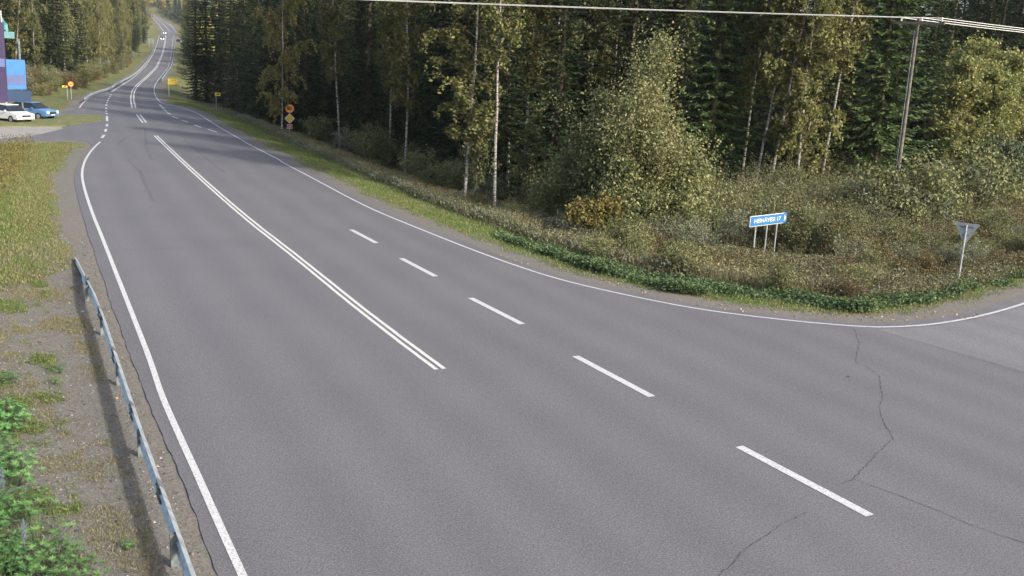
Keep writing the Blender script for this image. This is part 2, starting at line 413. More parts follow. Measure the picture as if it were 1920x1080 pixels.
# ------------------------------------------------------------------ asphalt
def sheet(name, pts, mat, z_off, thick=0.0, cuts=True, fine=None):
    bm = bmesh.new()
    vs = [bm.verts.new((p[0], p[1], 0)) for p in dedupe(np.array(pts))]
    f = bm.faces.new(vs); f.normal_update()
    if f.normal.z < 0: f.normal_flip()
    bmesh.ops.triangulate(bm, faces=[f])
    if cuts:
        ys = [p[1] for p in pts]; xs = [p[0] for p in pts]
        yy = [v for v in list(np.arange(-14, 130, 2.5))+list(np.arange(130, 1100, 9)) if min(ys) < v < max(ys)]
        for v in yy:
            bmesh.ops.bisect_plane(bm, geom=bm.verts[:]+bm.edges[:]+bm.faces[:], plane_co=(0, v, 0), plane_no=(0, 1, 0), dist=1e-4)
        if fine:
            for v in np.arange(fine[0], fine[1], fine[2]):
                geo = [g_ for g_ in bm.faces if g_.calc_center_median().y < 130]
                ed = list({e for f_ in geo for e in f_.edges}); ve = list({v_ for f_ in geo for v_ in f_.verts})
                bmesh.ops.bisect_plane(bm, geom=ve+ed+geo, plane_co=(v, 0, 0), plane_no=(1, 0, 0), dist=1e-4)
    for v in bm.verts: v.co.z = float(base(v.co.y))+z_off
    if thick:
        be = [e for e in bm.edges if len(e.link_faces) == 1]
        r = bmesh.ops.extrude_edge_only(bm, edges=be)
        for v in [g_ for g_ in r['geom'] if isinstance(g_, bmesh.types.BMVert)]: v.co.z -= thick
    me = bpy.data.meshes.new(name); bm.to_mesh(me); bm.free(); me.materials.append(mat)
    V = np.array([v.co[:] for v in me.vertices])
    at = me.attributes.new('lat', 'FLOAT', 'POINT'); at.data.foreach_set('value', lat_of(V).astype(np.float32))
    o = bpy.data.objects.new(name, me); COL.objects.link(o); o['kind'] = 'structure'; return o
# a slightly ragged edge
jit = []
for a, b in zip(outline, np.roll(outline, -1, 0)):
    L_ = np.linalg.norm((b-a)[:2]); n_ = int(L_/.22) if (max(a[1], b[1]) < 42 and min(a[1], b[1]) > 6 and a[0] < 0) else 1
    for k in range(max(1, n_)):
        q_ = a+(b-a)*k/max(1, n_)
        if n_ > 1: q_ = q_+np.array([rng.normal(0, .010)+.018*math.sin(q_[1]*1.3)+.008*math.sin(q_[1]*5.3), 0, 0])
        jit.append(q_)
jit = np.array(jit)
sheet('road', jit, MA, 0.0, .02, True, (-40, 45, 2.5))
# station forecourt concrete and old side road surface
sheet('station_forecourt', GL([(-160,261),(0,260),(40,257),(80,251),(118,241),(112,236),(60,232),(-160,228)]), paint('forecourt_concrete', (.28, .26, .24), .9, 0, .12, 2), .004, 0, False)
sheet('side_street', np.vstack([GL([(1642,617),(1730,614),(1792,605.5),(1851,594),(1916,575)]), [[33, 43, 0], [56, 52, 0], [62, 44, 0], [40, 30, 0]], GL([(1920,698)])]), MA2, .004, 0, False)

def strip(name, pts, width, mat, z=.008, step=None, kind='structure', ragged=0):
    p = np.array(pts, float)[:, :2]
    if step: p = resample(p, step)
    T = unit(np.gradient(p, axis=0)); N = np.stack([-T[:, 1], T[:, 0]], 1)
    wv = np.full(len(p), width/2)
    if ragged: wv = wv*(1+rng.uniform(-ragged, ragged, len(p))); p = p+N*rng.normal(0, ragged*width*1.2, len(p))[:, None]
    a = p+N*wv[:, None]; b = p-N*wv[:, None]
    V = np.empty((2*len(p), 3)); V[0::2, :2] = a; V[1::2, :2] = b; V[:, 2] = base(V[:, 1])+z
    i = np.arange(len(p)-1)*2
    return V, np.stack([i, i+2, i+3, i+1][::-1], 1)
def strips(name, items, mat):
    VV = []; QQ = []; n = 0
    for V, Qd in items: VV.append(V); QQ.append(Qd+n); n += len(V)
    o = bpy.data.objects.new(name, npmesh(name, np.concatenate(VV), np.concatenate(QQ), mat)); COL.objects.link(o); o['kind'] = 'structure'; return o
dash_f = [((191,259),(195.3,253)),((197.7,247),(198.6,242)),((200.4,237),(200.8,232.6)),((201,227),(200.4,218)),((199.8,214),(199.6,212)),((199.2,209.3),(199.1,207.3)),((199,204),(199,202)),((199.3,198.5),(199.7,196)),((200.5,193.5),(201,191.3)),((202,189.4),(202.8,187.5)),((203.6,185.6),(204.5,183.8)),((205.4,182),(206.3,180.2)),((207.2,178.6),(208.1,177.2)),
          ((298.5,195.7),(302.7,199)),((303,200.4),(307,204)),((307.5,205.5),(312,209)),((312.7,211),(320,215)),((322.6,218),(333.7,222)),((341,225.4),(353,229.5)),((364,234),(377.5,239)),((390,242.5),(406,248))]
dash_n = [((658.5,431),(706,456)),((752,484.5),(817,518.5)),((882.5,559),(979,608)),((1079,668),(1222,744)),((1386,837.5),(1631,967))]
white = []
lineL2 = np.vstack([lineL[0]+unit(lineL[0]-lineL[3])*26, lineL])
white.append(strip('', lineL2, .125, None, .008, .5))
white.append(strip('', lineR, .11, None, .008, .7))
white.append(strip('', smooth(GL([(149,202),(156,192),(170,181),(190,176),(210,172)]), 1), .14, None, .008, 1))
white.append(strip('', smooth(GL([(210,172),(225,162),(250,146),(270,127),(282,110),(291,92),(296,77),(299,67)]), 1), .2, None, .012, 2))
white.append(strip('', farL[:4]+np.array([.6, 0, 0]), .3, None, .02, 4)); white.append(strip('', farR[:5]-np.array([.6, 0, 0]), .3, None, .02, 4))
white.append(strip('', (farL[:5]+farR[[0, 2, 3, 4, 5]])/2, .25, None, .02, 4))
for a, b in dash_f: white.append(strip('', GL([a, b]), .2, None, .008, .8))
for a, b in dash_n: white.append(strip('', GL([a, b]), .2, None, .008, .3))
strips('white_road_marking', white, MWHITE)
cl = []
c1 = GL([(291.5,254.3),(355.5,315.6),(460,408),(546,474),(662,568.5),(739,628),(825.5,692.5)]); c1 = smooth(c1, 2)
for s in (-.1, .1): cl.append(strip('', offset(c1, s), .105, None, .008, .5, ragged=.03))
c2 = GL([(259.5,215),(271,230)])
for s in (-.16, .16): cl.append(strip('', offset(c2, s), .14, None, .008, 1))
c3 = smooth(GL([(251,202),(247.5,187),(249,172),(257,160),(275,145),(290,130),(300,112),(306,95),(310,77),(311,66.5)]), 2)
for s in (-.18, .18): cl.append(strip('', offset(c3, s), .16, None, .012, 2))
strips('centre_line_marking', cl, MYEL)
cr = []
for pts, wd in (([(1600,614),(1606,630),(1612,645),(1607,660),(1605,680),(1628,690),(1648,704),(1650,722),(1655,745),(1648,760),(1652,780),(1664,805),(1674,822),(1655,840),(1640,855),(1620,877),(1600,898),(1578,907)], .014),
                ([(1600,898),(1640,913),(1700,935),(1760,958),(1820,985),(1870,1002),(1935,1023)], .012),
                ([(1512,960),(1480,976),(1440,1000),(1398,1030),(1375,1055),(1350,1078),(1330,1110)], .013),
                ([(1612,645),(1618,640)], .01)):
    cr.append(strip('', GL(pts), wd, None, .004, .09, ragged=.85))
strips('road_crack', cr, MCRACK)
q = NT('tyre_mark'); q.col((.04, .04, .042), .9); q.p.inputs['Alpha'].default_value = .10; MT = q.m
tm = []
for pts, wd in (([(262,320),(272,345),(288,378)], .17), ([(272,240),(273,262),(276,285),(285,300)], .16), ([(345,262),(375,288),(422,325)], .18), ([(250,250),(232,260),(222,272)], .2), ([(240,300),(262,322)], .15),
                ([(215,470),(330,465)], .1)):
    tm.append(strip('', smooth(GL(pts), 2), wd, None, .004, .5))
strips('tyre_mark', tm, MT)
# grass island by the station, with a low kerb
isl = GL([(-60,238),(60,238),(119,238),(150,232.5),(165,230),(189,227),(192.5,224.5),(191.5,219.5),(186,217),(150,216.5),(113,216.5),(0,217),(-60,217)])
bm = bmesh.new(); f = bm.faces.new([bm.verts.new((p[0], p[1], .1)) for p in isl]); f.normal_update()
if f.normal.z < 0: f.normal_flip()
bmesh.ops.triangulate(bm, faces=[f])
r = bmesh.ops.extrude_edge_only(bm, edges=[e for e in bm.edges if len(e.link_faces) == 1])
for v in [g_ for g_ in r['geom'] if isinstance(g_, bmesh.types.BMVert)]: v.co.z = -.02
me = bpy.data.meshes.new('traffic_island'); bm.to_mesh(me); bm.free()
q = NT('island_grass'); q.col(q.ramp(q.noise(1.2, 6, .7), [(.3, (.07, .09, .03)), (.55, (.15, .15, .06)), (.75, (.24, .21, .12))]), .95); me.materials.append(q.m)
o = bpy.data.objects.new('traffic_island', me); COL.objects.link(o); o['kind'] = 'structure'

def nz(P_, s, ph=0):
    x, y = P_[:, 0]*s+ph, P_[:, 1]*s-ph
    return (np.sin(x*1.3+np.sin(y*.9)*1.4)*np.sin(y*1.7+np.cos(x*.6)*1.6)+np.sin(x*3.1+y*2.2)*.4)
# ------------------------------------------------------------------ vegetation generators
def leafquads(c, size, aspect=.55, flat=None, rg=rng):
    n = len(c); a = unit(rg.normal(size=(n, 3))); 
    if flat is not None: a[:, 2] *= flat; a = unit(a)
    b = unit(np.cross(a, unit(rg.normal(size=(n, 3)))))
    s = (np.asarray(size)*rg.uniform(.65, 1.35, n))[:, None]
    V = np.stack([c-a*s, c+b*s*aspect, c+a*s, c-b*s*aspect], 1).reshape(-1, 3)
    return V
def cards(c, d, n_, L, Wd):
    """elongated blade cards from c along d, width axis n_"""
    L = np.asarray(L)[:, None]; Wd = np.asarray(Wd)[:, None]
    return np.stack([c, c+d*L*.45+n_*Wd, c+d*L, c+d*L*.45-n_*Wd], 1).reshape(-1, 3)
def quadidx(nv): return np.arange(nv).reshape(-1, 4)
def trunk_mesh(h, r, mat, seed, lean=.02, wig=.12, n=9, top=1.0):
    rg = np.random.default_rng(seed); k = 14; z = np.linspace(-.6, h*top, k)
    w1 = np.cumsum(rg.normal(0, wig, (k, 2)), 0)*np.linspace(0, 1, k)[:, None]; le = rg.normal(0, lean, 2)
    p = np.c_[w1+le*z[:, None], z]
    rad = r*(1-np.clip(z/h, 0, 1)*.9)**.9; rad[0] *= 1.35; rad = np.maximum(rad, .012)
    return p, rad
def spruce(seed, h=24, r0=3.1, step=.42, spray=1.0, low=.3, taper=.9, dense=1.0, mat=None):
    rg = np.random.default_rng(seed)
    p, rad = trunk_mesh(h, h*.0095, MBARK, seed, .008, .03)
    tm_ = MB().tube(p, rad, 7).mesh('spruce_trunk', MBARK)
    C, D, N, L, Wd = [], [], [], [], []; bw = MB()
    z = low
    while z < h-.15:
        f = z/h; r = r0*((1-f)**taper)*rg.uniform(.78, 1.12)*(min(1, .62+f*2.2))
        nb = int(rg.integers(6, 9)*dense+.5); a0 = rg.uniform(0, 6.28)
        for k in range(nb):
            a = a0+k*2*math.pi/nb+rg.uniform(-.3, .3); rr = r*rg.uniform(.65, 1.12)
            ns = max(2, int(rr/.19)); t = (np.arange(ns)+.6)/ns
            droop = -.34*(1-f)-.05
            bx = np.cos(a)*rr*t; by = np.sin(a)*rr*t; bz = z+rr*(droop*t+.30*t**3+.1*(f > .8)*t)
            base_ = np.stack([bx, by, bz], 1); dirb = unit(np.array([math.cos(a), math.sin(a), droop+.25]))
            side = np.array([-math.sin(a), math.cos(a), 0])
            for sgn in (-1, 1, 0, .45, -.45):
                ang = rg.uniform(.5, 1.0, ns)*sgn
                d = dirb[None]*np.cos(ang)[:, None]+side[None]*np.sin(ang)[:, None]+rg.normal(0, .13, (ns, 3)); d[:, 2] -= .22
                C.append(base_+rg.normal(0, .05, (ns, 3))); D.append(unit(d))
                nn = unit(np.cross(unit(d), np.array([0, 0, 1.])+rg.normal(0, .45, (ns, 3)))); N.append(nn)
                L.append((.20+.30*(1-t)*min(rr/2.2, 1.2))*rg.uniform(.7, 1.3, ns)*spray); Wd.append(rg.uniform(.035, .075, ns)*spray)
        z += step*rg.uniform(.8, 1.2)*(1-.25*f)
    C, D, N = map(np.concatenate, (C, D, N)); L, Wd = np.concatenate(L), np.concatenate(Wd)
    V = cards(C, D, N, L, Wd)
    return tm_, npmesh('spruce_crown', V, quadidx(len(V)), mat or MSPR)
def birch(seed, h=19, r0=2.1, low=.38, nl=9500, leaf=.10, mat=None, fork=False, thick=.0048):
    rg = np.random.default_rng(seed)
    p, rad = trunk_mesh(h, h*thick, MBIRCH, seed, .03, .10)
    tb = MB().tube(p, rad, 8)
    wood = MB(); LC = []
    nb = 46; zs = np.linspace(low, .985, nb)*h
    for z in zs:
        f = (z/h-low)/(1-low); R = r0*(math.sin(math.pi*min(1, f*.86+.12))**.75)*rg.uniform(.6, 1.2)
        i = np.interp(z, p[:, 2], np.arange(len(p))); o_ = np.array([np.interp(z, p[:, 2], p[:, j]) for j in range(3)])
        a = rg.uniform(0, 6.28); t = np.linspace(0, 1, 5)
        bp = o_+np.stack([np.cos(a)*R*t, np.sin(a)*R*t, R*(1.05*t-.55*t**2)], 1)
        wood.tube(bp, np.linspace(.035, .006, 5)*(h/19)*(1.15-f*.6), 4, cap=False)
        ntw = 7
        for k in range(ntw):
            s = rg.uniform(.25, 1); q0 = o_+np.array([np.cos(a)*R*s, np.sin(a)*R*s, R*(1.05*s-.55*s**2)])
            ln = rg.uniform(.4, 1.1)*(R/2+.3); dd = unit(np.array([rg.normal(), rg.normal(), rg.normal()*.4]))
            m_ = max(4, int(nl/(nb*ntw)*rg.uniform(.5, 1.6)))
            u = rg.uniform(0, 1, m_)**.8
            c = q0+dd*ln*u[:, None]*.75+np.array([0, 0, -1])*(ln*u**2)[:, None]*.9+rg.normal(0, .10, (m_, 3))
            LC.append(c)
    c = np.concatenate(LC); V = leafquads(c, np.full(len(c), leaf), .7, rg=rg)
    nw = sum(len(a) for a in wood.v)
    # crown = twigs + leaves in one mesh
    me = crown_mesh('birch_crown', wood, MTWIG, V, mat or MBIR)
    return tb.mesh('birch_trunk', MBIRCH), me
def crown_mesh(name, wood, wmat, V, lmat):
    me = bpy.data.meshes.new(name)
    WV = np.concatenate(wood.v) if wood.v else np.zeros((0, 3)); nw = len(WV)
    wf = wood.f
    allv = np.vstack([WV, V]).astype(np.float32)
    lq = quadidx(len(V))+nw
    loops = np.concatenate([np.array([i for f in wf for i in f], np.int32), lq.ravel().astype(np.int32)])
    sizes = np.array([len(f) for f in wf]+[4]*len(lq), np.int32)
    me.vertices.add(len(allv)); me.vertices.foreach_set('co', allv.ravel())
    me.loops.add(len(loops)); me.loops.foreach_set('vertex_index', loops)
    me.polygons.add(len(sizes)); me.polygons.foreach_set('loop_start', np.r_[0, np.cumsum(sizes)[:-1]].astype(np.int32))
    me.materials.append(lmat); me.materials.append(wmat)
    me.polygons.foreach_set('material_index', np.array([1]*len(wf)+[0]*len(lq), np.int32))
    me.update(calc_edges=True); return me
def bushy(seed, h=8, r=2.8, stems=4, nl=9000, leaf=.09, mat=None, shape='cone', barkm=None, low=.12, aspect=.6, spread=.5):
    """sallow / aspen / willow with several stems and a dense uneven crown"""
    rg = np.random.default_rng(seed); st = MB(); wood = MB(); LC = []
    per = nl/max(1, stems)
    for s in range(stems):
        a = rg.uniform(0, 6.28); rr = r*spread*math.sqrt(rg.uniform(.05, 1)) if stems > 1 else 0
        if shape == 'cone' and s == 0: rr = 0
        Rf = (1.0 if s == 0 else .5) if (shape == 'cone' and stems > 1) else (.72 if stems > 1 else 1)
        hh = h*(1-(.45 if shape != 'cone' else .85)*(rr/max(r, .1)))*rg.uniform(.8, 1.0); tip = np.array([np.cos(a)*rr, np.sin(a)*rr, hh])
        t = np.linspace(0, 1, 8)[:, None]; b0 = np.array([np.cos(a)*rr*.2, np.sin(a)*rr*.2, -.25])
        p = b0*(1-t)+tip*t+rg.normal(0, .02*h, (8, 3))*t*(1-t)*2; p[:, :2] -= (tip[:2]*.25)*(t*(1-t))
        st.tube(p, np.linspace(.009*h/math.sqrt(stems)+.012, .008, 8), 6, cap=False)
        nb = max(8, int(h*4.2)); 
        for z in np.linspace(low, .97, nb):
            f = (z-low)/(1-low)
            prof = (1-f)**1.15*1.2*(min(1, f*5+.35)) if shape == 'cone' else math.sin(math.pi*min(1, f*.8+.17))**.6
            R = r*Rf*prof*rg.uniform(.5, 1.2)+.08
            o_ = np.array([np.interp(z, np.linspace(0, 1, 8), p[:, j]) for j in range(3)]); a = rg.uniform(0, 6.28)
            tt = np.linspace(0, 1, 4); rise = rg.uniform(.35, .9)
            bp = o_+np.stack([np.cos(a)*R*tt, np.sin(a)*R*tt, R*rise*tt], 1)
            wood.tube(bp, np.linspace(.012*h/5+.003, .003, 4), 3, cap=False)
            m_ = max(4, int(per*(1.9 if (s == 0 and shape == 'cone' and stems > 1) else .85)/nb*rg.uniform(.4, 1.7)*(.5+R/r)))
            ncl = max(2, int(m_/14)); s_c = rg.uniform(.25, 1.05, ncl)
            cc = o_+np.stack([np.cos(a)*R*s_c, np.sin(a)*R*s_c, R*rise*s_c], 1)+rg.normal(0, .10*r+.03, (ncl, 3))
            idx = rg.integers(0, ncl, m_)
            LC.append(cc[idx]+rg.normal(0, .055*r+.05, (m_, 3)))
    c = np.concatenate(LC); c[:, 2] = np.maximum(c[:, 2], .03)
    V = leafquads(c, np.full(len(c), leaf), aspect, rg=rg)
    return st.mesh('stem', barkm or MTWIG), crown_mesh('foliage', wood, MTWIG, V, mat or MGRN)

def place(kind, protos, loc, s=1.0, rz=None, label=None, cat='tree', group=None, lean=0, parts=('trunk', 'crown'), sxy=None):
    t_, c_ = protos
    rz = random.uniform(0, 6.28) if rz is None else rz
    e = empty(kind, loc, rz, label, cat, group); e.scale = (sxy or s, sxy or s, s)
    if lean: e.rotation_euler[1] = lean
    for nm, me in zip(parts, (t_, c_)):
        o = bpy.data.objects.new(nm, me); COL.objects.link(o); o.parent = e
    return e

SP = [spruce(i, h=24+i, r0=3.0+.25*(i % 3)) for i in range(5)]
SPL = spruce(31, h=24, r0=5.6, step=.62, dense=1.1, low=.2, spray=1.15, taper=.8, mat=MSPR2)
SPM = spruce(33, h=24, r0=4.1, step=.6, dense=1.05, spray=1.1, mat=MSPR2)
BI = [birch(50+i, h=20, r0=[2.0, 2.4, 1.8, 2.2][i], low=[.26, .22, .32, .18][i]) for i in range(4)]
BIL = birch(71, h=20, r0=2.3, low=.18, nl=12000, leaf=.1)
BIY = birch(72, h=20, r0=2.7, low=.12, nl=15000, leaf=.1, mat=mat_leaf('golden_birch_leaves', [(0, (.09, .098, .035)), (.5, (.19, .185, .07)), (1, (.3, .27, .1))], .35, .1))
BIG = birch(73, h=20, r0=2.6, low=.14, nl=14000, leaf=.1, mat=MGRN)
BIT = birch(75, h=20, r0=1.5, low=.42, nl=5500)

occupied = []
def free(x, y, r):
    for a, b, c in occupied:
        if (a-x)**2+(b-y)**2 < (r+c)**2: return False
    return True
def hand(kind, protos, px, D, s, label=None, cat="tree", rz=None, lean=0, r=1.2, group=None, parts=('trunk', 'crown'), sxy=None, dx=0):
    p = PD(px, D); p[0] += dx
    p[2] = terr(p[0], p[1]); occupied.append((p[0], p[1], r))
    return place(kind, protos, tuple(p), s, rz, label, cat, group, lean, parts, sxy)

for px_, py_ in ((405.5, 206), (543, 262), (319, 181), (134, 186), (127, 187)):
    q_ = GT(px_, py_)
    pass
    for k_ in (1.03, 1.0, .975, .95, .92, .89): occupied.append((q_[0]*k_, q_[1]*k_, 3.4))
# --- trees one can tell apart (photo column at eye level, distance)
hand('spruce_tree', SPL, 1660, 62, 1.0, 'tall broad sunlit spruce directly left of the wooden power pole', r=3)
hand('spruce_tree', SP[1], 1600, 72, 1.0, 'dark spruce between the leaning birch and the broad sunlit spruce', r=2.5)
for px, D, i in [(366,152,0),(386,152,1),(410,150,2),(434,140,3),(458,127,4),(480,113,0),(503,108,1),(548,101,2),(572,97,3)]:
    hand('spruce_tree', SP[i], px, D, 1.0, 'front-row black-green spruce of the tall shaded row above the small yellow arrow signs', r=1.6, group='front spruces of the shaded row')
for px, D, i in [(1790,112,0),(1815,104,1),(1840,110,2),(1865,103,3),(1890,112,4),(1920,106,0),(1950,110,1),(1985,104,2),(2030,108,3),(1770,100,4),(1735,95,2),(1700,88,1),(1560,84,3),(1520,92,0),(1480,86,2)]:
    hand('spruce_tree', SP[i], px, D, 1.05, 'dark spruce rising behind the birch grove and the power pole', r=1.6, group='spruces behind the grove')
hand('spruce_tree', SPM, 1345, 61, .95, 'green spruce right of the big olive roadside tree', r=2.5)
hand('spruce_tree', SP[0], 1210, 70, 1.0, 'deep green spruce rising behind the big olive roadside tree', r=2.5)
hand('birch_tree', BIY, 1518, 58, .95, sxy=.92, label= 'golden birch with full yellow crown above the thicket', r=2)
hand('birch_tree', BI[1], 1460, 58, .95, 'white-stemmed birch, rightmost of the close pair above the blue sign', lean=.1, rz=0, r=.8)
hand('birch_tree', BIT, 1434, 59, .95, 'slim white-stemmed birch, left one of the close pair above the blue sign', lean=.08, rz=.4, r=.8)
hand('birch_tree', BI[2], 1408, 62, .95, 'birch with broken white trunk in front of the green spruce', r=.8, rz=0, lean=.03)
hand('birch_tree', BIT, 1560, 60, 1.0, 'leaning bare-stemmed birch at the left edge of the sunlit spruce', rz=0, lean=.04, r=.8)
hand('birch_tree', BI[0], 1041, 66, 1.0, 'straight white birch trunk at the middle of the forest wall', r=.8, rz=0)
hand('birch_tree', BI[2], 993, 63, 1.0, 'bright straight birch trunk ending above a small leafy sapling', r=.8, rz=1)
hand('birch_tree', BI[3], 963, 66, .95, 'birch with dashed black and white trunk left of the bright straight one', r=.8, rz=2)
hand('birch_tree', BIT, 940, 55, .95, 'slightly bent white birch standing at the forest front', rz=0, lean=-.03, r=.8)
hand('birch_tree', BIL, 880, 56, .85, sxy=1.1, label= 'bushy golden brown birch in the forest front', r=1.5)
hand('birch_tree', BI[0], 765, 68, .95, 'thin birch with white lower trunk and brown leaves by the dark gap', rz=0, lean=-.02, r=.8)
hand('birch_tree', BI[2], 640, 84, .95, 'thin leaning birch right of the round yellow speed sign', rz=0, lean=-.07, r=.8)
hand('birch_tree', BIY, 528, 90, .92, label= 'hanging golden birch in front of the dark spruces above the speed sign', r=1.5)
hand('birch_tree', BIT, 1130, 68, .9, 'faint thin birch deep in the forest behind the olive tree', r=.8)
big = bushy(101, h=9.7, r=4.0, stems=7, nl=52000, leaf=.062, mat=MGRN, low=.06, spread=.62)
hand('aspen_tree', big, 1237, 47, 1.0, 'big cone-shaped olive green roadside tree in front of the forest', r=2.2, rz=.6)
med = bushy(102, h=6.6, r=2.5, stems=3, nl=17000, leaf=.08, mat=MGRN, low=.1, spread=.3)
hand('aspen_tree', med, 1140, 49, 1.0, 'medium olive tree left of the big cone-shaped one', r=1.5, rz=1)
hand('aspen_tree', bushy(105, h=5.2, r=2.3, stems=5, nl=15000, leaf=.075, mat=MGRN), 1300, 46, 1.0, 'rounded olive tree leaning on the right flank of the big cone-shaped one', r=1.5)
hand('aspen_tree', bushy(106, h=4.4, r=2.2, stems=5, nl=14000, leaf=.075, mat=MGRN), 1178, 45, 1.0, 'low wide olive tree between the yellow bush and the big cone-shaped one', r=1.2)
hand('aspen_tree', bushy(103, h=5, r=1.9, stems=3, nl=10000, leaf=.08, mat=MGRN), 1075, 50, .85, 'low round olive sapling clump left of the yellow bush', r=1.5)
hand('aspen_tree', bushy(107, h=6.4, r=1.2, stems=1, nl=4200, leaf=.08, mat=MGRN, low=.2), 1010, 58, 1.0, 'slim pale-leaved sapling under the bright straight birch', r=1)
hand('aspen_tree', bushy(108, h=6.0, r=1.5, stems=1, nl=2600, leaf=.08, mat=MGRN, low=.25), 900, 56, 1.0, 'sparse olive sapling before the bushy golden brown birch', r=1)
hand('spruce_tree', spruce(35, h=4.6, r0=1.1, step=.22, spray=.6, low=.15), 1079, 60, 1.35, 'small bright green spruce standing alone in the dark gap', r=.8)
hand('yellow_bush', bushy(104, h=2.6, r=1.3, stems=4, nl=6000, leaf=.075, mat=MYLW, shape='round'), 1128, 44, .95, 'yellow-leaved bush under the medium olive tree', 'bush', r=1, parts=('stem', 'foliage'))
# birch grove behind the thicket on the right
grove = bushy(110, h=12, r=2.1, stems=1, nl=13000, leaf=.1, mat=mat_leaf('grove_leaves', [(0, (.11, .13, .05)), (.45, (.21, .225, .085)), (.85, (.31, .3, .11)), (1, (.42, .34, .11))], .3, .25), low=.25, shape='round', barkm=MBIRCH)
grove2 = bushy(111, h=12, r=1.8, stems=1, nl=12000, leaf=.1, mat=grove[1].materials[0], low=.3, shape='round', barkm=MBIRCH)
gl = 'young yellow-green birch in the sunlit grove right of the power pole'
for px, D in [(1808,72),(1800,84),(1822,70),(1850,76),(1880,71),(1905,80),(1930,73),(1960,78),(1805,67),(1832,72),(1845,69),(1868,68),(1815,90),(1830,86),(1870,90),(1915,92),(1945,88)]:
    hand('young_birch', random.choice([grove, grove2]), px, D, random.uniform(.86, 1.02)*(1 if px < 1900 else .8), gl, r=1.2, group='birches of the sunlit grove')
hand('willow_tree', bushy(112, h=5.6, r=2.3, stems=4, nl=15000, leaf=.09, mat=mat_leaf('dark_willow', [(0, (.03, .045, .022)), (.6, (.07, .09, .045)), (1, (.17, .19, .11))], .2, .1), shape='round'), 1905, 62, 1.0, 'dark green willow at the right edge before the birch grove', r=2)

# --- filling woods
fy = np.array([0, 50, 100, 170, 400, 600, 1000]); fx = np.array([-3, -6, -30, -58, -128, -205, -380])
road_d = qd
cnt = {'s': 0, 'b': 0}
def section(x, y):
    px = 960+F*x/y
    if x < np.interp(y, fy, fx): return 'left'
    if px < 480: return 'far'
    if px < 900: return 'mid'
    if px < 1300: return 'centre'
    return 'right'
SL = {'left': 'conifer in the mixed wood left of the distant road', 'far': 'black-green conifer of the tall shaded row above the small yellow arrow signs',
      'mid': 'shaded conifer in the wall of forest behind the speed and priority signs', 'centre': 'shaded conifer deep behind the white birch trunks at the picture centre',
      'right': 'conifer standing back behind the thicket and the blue road sign'}
BL = {'left': 'yellowing deciduous tree in the sunlit wood left of the distant road', 'far': 'deciduous tree mixed into the tall shaded row above the small yellow arrow signs',
      'mid': 'brown-leaved deciduous tree in the wall of forest behind the speed and priority signs', 'centre': 'slender deciduous tree deep behind the white birch trunks at the picture centre',
      'right': 'leafy deciduous tree standing back behind the thicket and the blue road sign'}
def fill(n, ymin, ymax, test, pb, sep):
    k = 0; tries = 0
    while k < n and tries < n*60:
        tries += 1
        y = ymin+(ymax-ymin)*random.random()**1.1; x = random.uniform(-.62*y, .62*y+4)
        if not test(x, y) or not free(x, y, sep): continue
        p = (x, y, terr(x, y)); occupied.append((x, y, sep)); sec = section(x, y)
        if random.random() < (pb(x, y) if callable(pb) else pb):
            place('birch_tree', random.choice(BI+[BIL] if sec != 'left' else [BIL, BIG, BIG, BIY, BI[3], BIG]), p, random.uniform(.72, 1.0), None, BL[sec], 'tree', 'deciduous trees, '+sec+' wood')
        else:
            place('spruce_tree', random.choice(SP), p, random.uniform(.72, 1.05), None, SL[sec], 'tree', 'conifers, '+sec+' wood')
        k += 1
    print('filled', k, 'of', n)
def rt_front(x, y):
    """right wood: front row close behind the verge"""
    if x < np.interp(y, fy, fx): return False
    if 960+F*x/y > 1725: return False
    d = road_d(x, y)
    lim = np.interp(960+F*x/y, [300, 500, 900, 1050, 1300, 1900], [11, 9, 9.5, 11, 20, 34])
    return lim < d < lim+9 and y > 50
def rt_back(x, y):
    if x < np.interp(y, fy, fx): return False
    if 960+F*x/y > 1725 and y < 92: return False
    d = road_d(x, y)
    lim = np.interp(960+F*x/y, [300, 500, 900, 1050, 1300, 1900], [20, 18, 18, 19, 28, 48])
    return lim < d < lim+34 and y > 52
fill(75, 52, 150, rt_front, .1, 1.7)
fill(110, 52, 165, rt_back, .22, 2.0)
fill(16, 150, 330, lambda x, y: x > np.interp(y, fy, fx) and 14 < road_d(x, y) < 32, .5, 2.4)
def lt(x, y):
    if x > np.interp(y, fy, fx): return False
    d = road_d(x, y); px = 960+F*x/y
    lim = 7 if y < 210 else 6
    return lim < d < lim+40 and y > 128 and px > -60
fill(85, 125, 225, lambda x, y: lt(x, y) and road_d(x, y) < 34, .62, 2.0)
fill(85, 200, 420, lambda x, y: lt(x, y) and road_d(x, y) < 30, .62, 2.3)

fill(60, 230, 620, lambda x, y: x < np.interp(y, fy, fx) and 5 < road_d(x, y) < 17 and 960+F*x/y > 60, .7, 2.4)

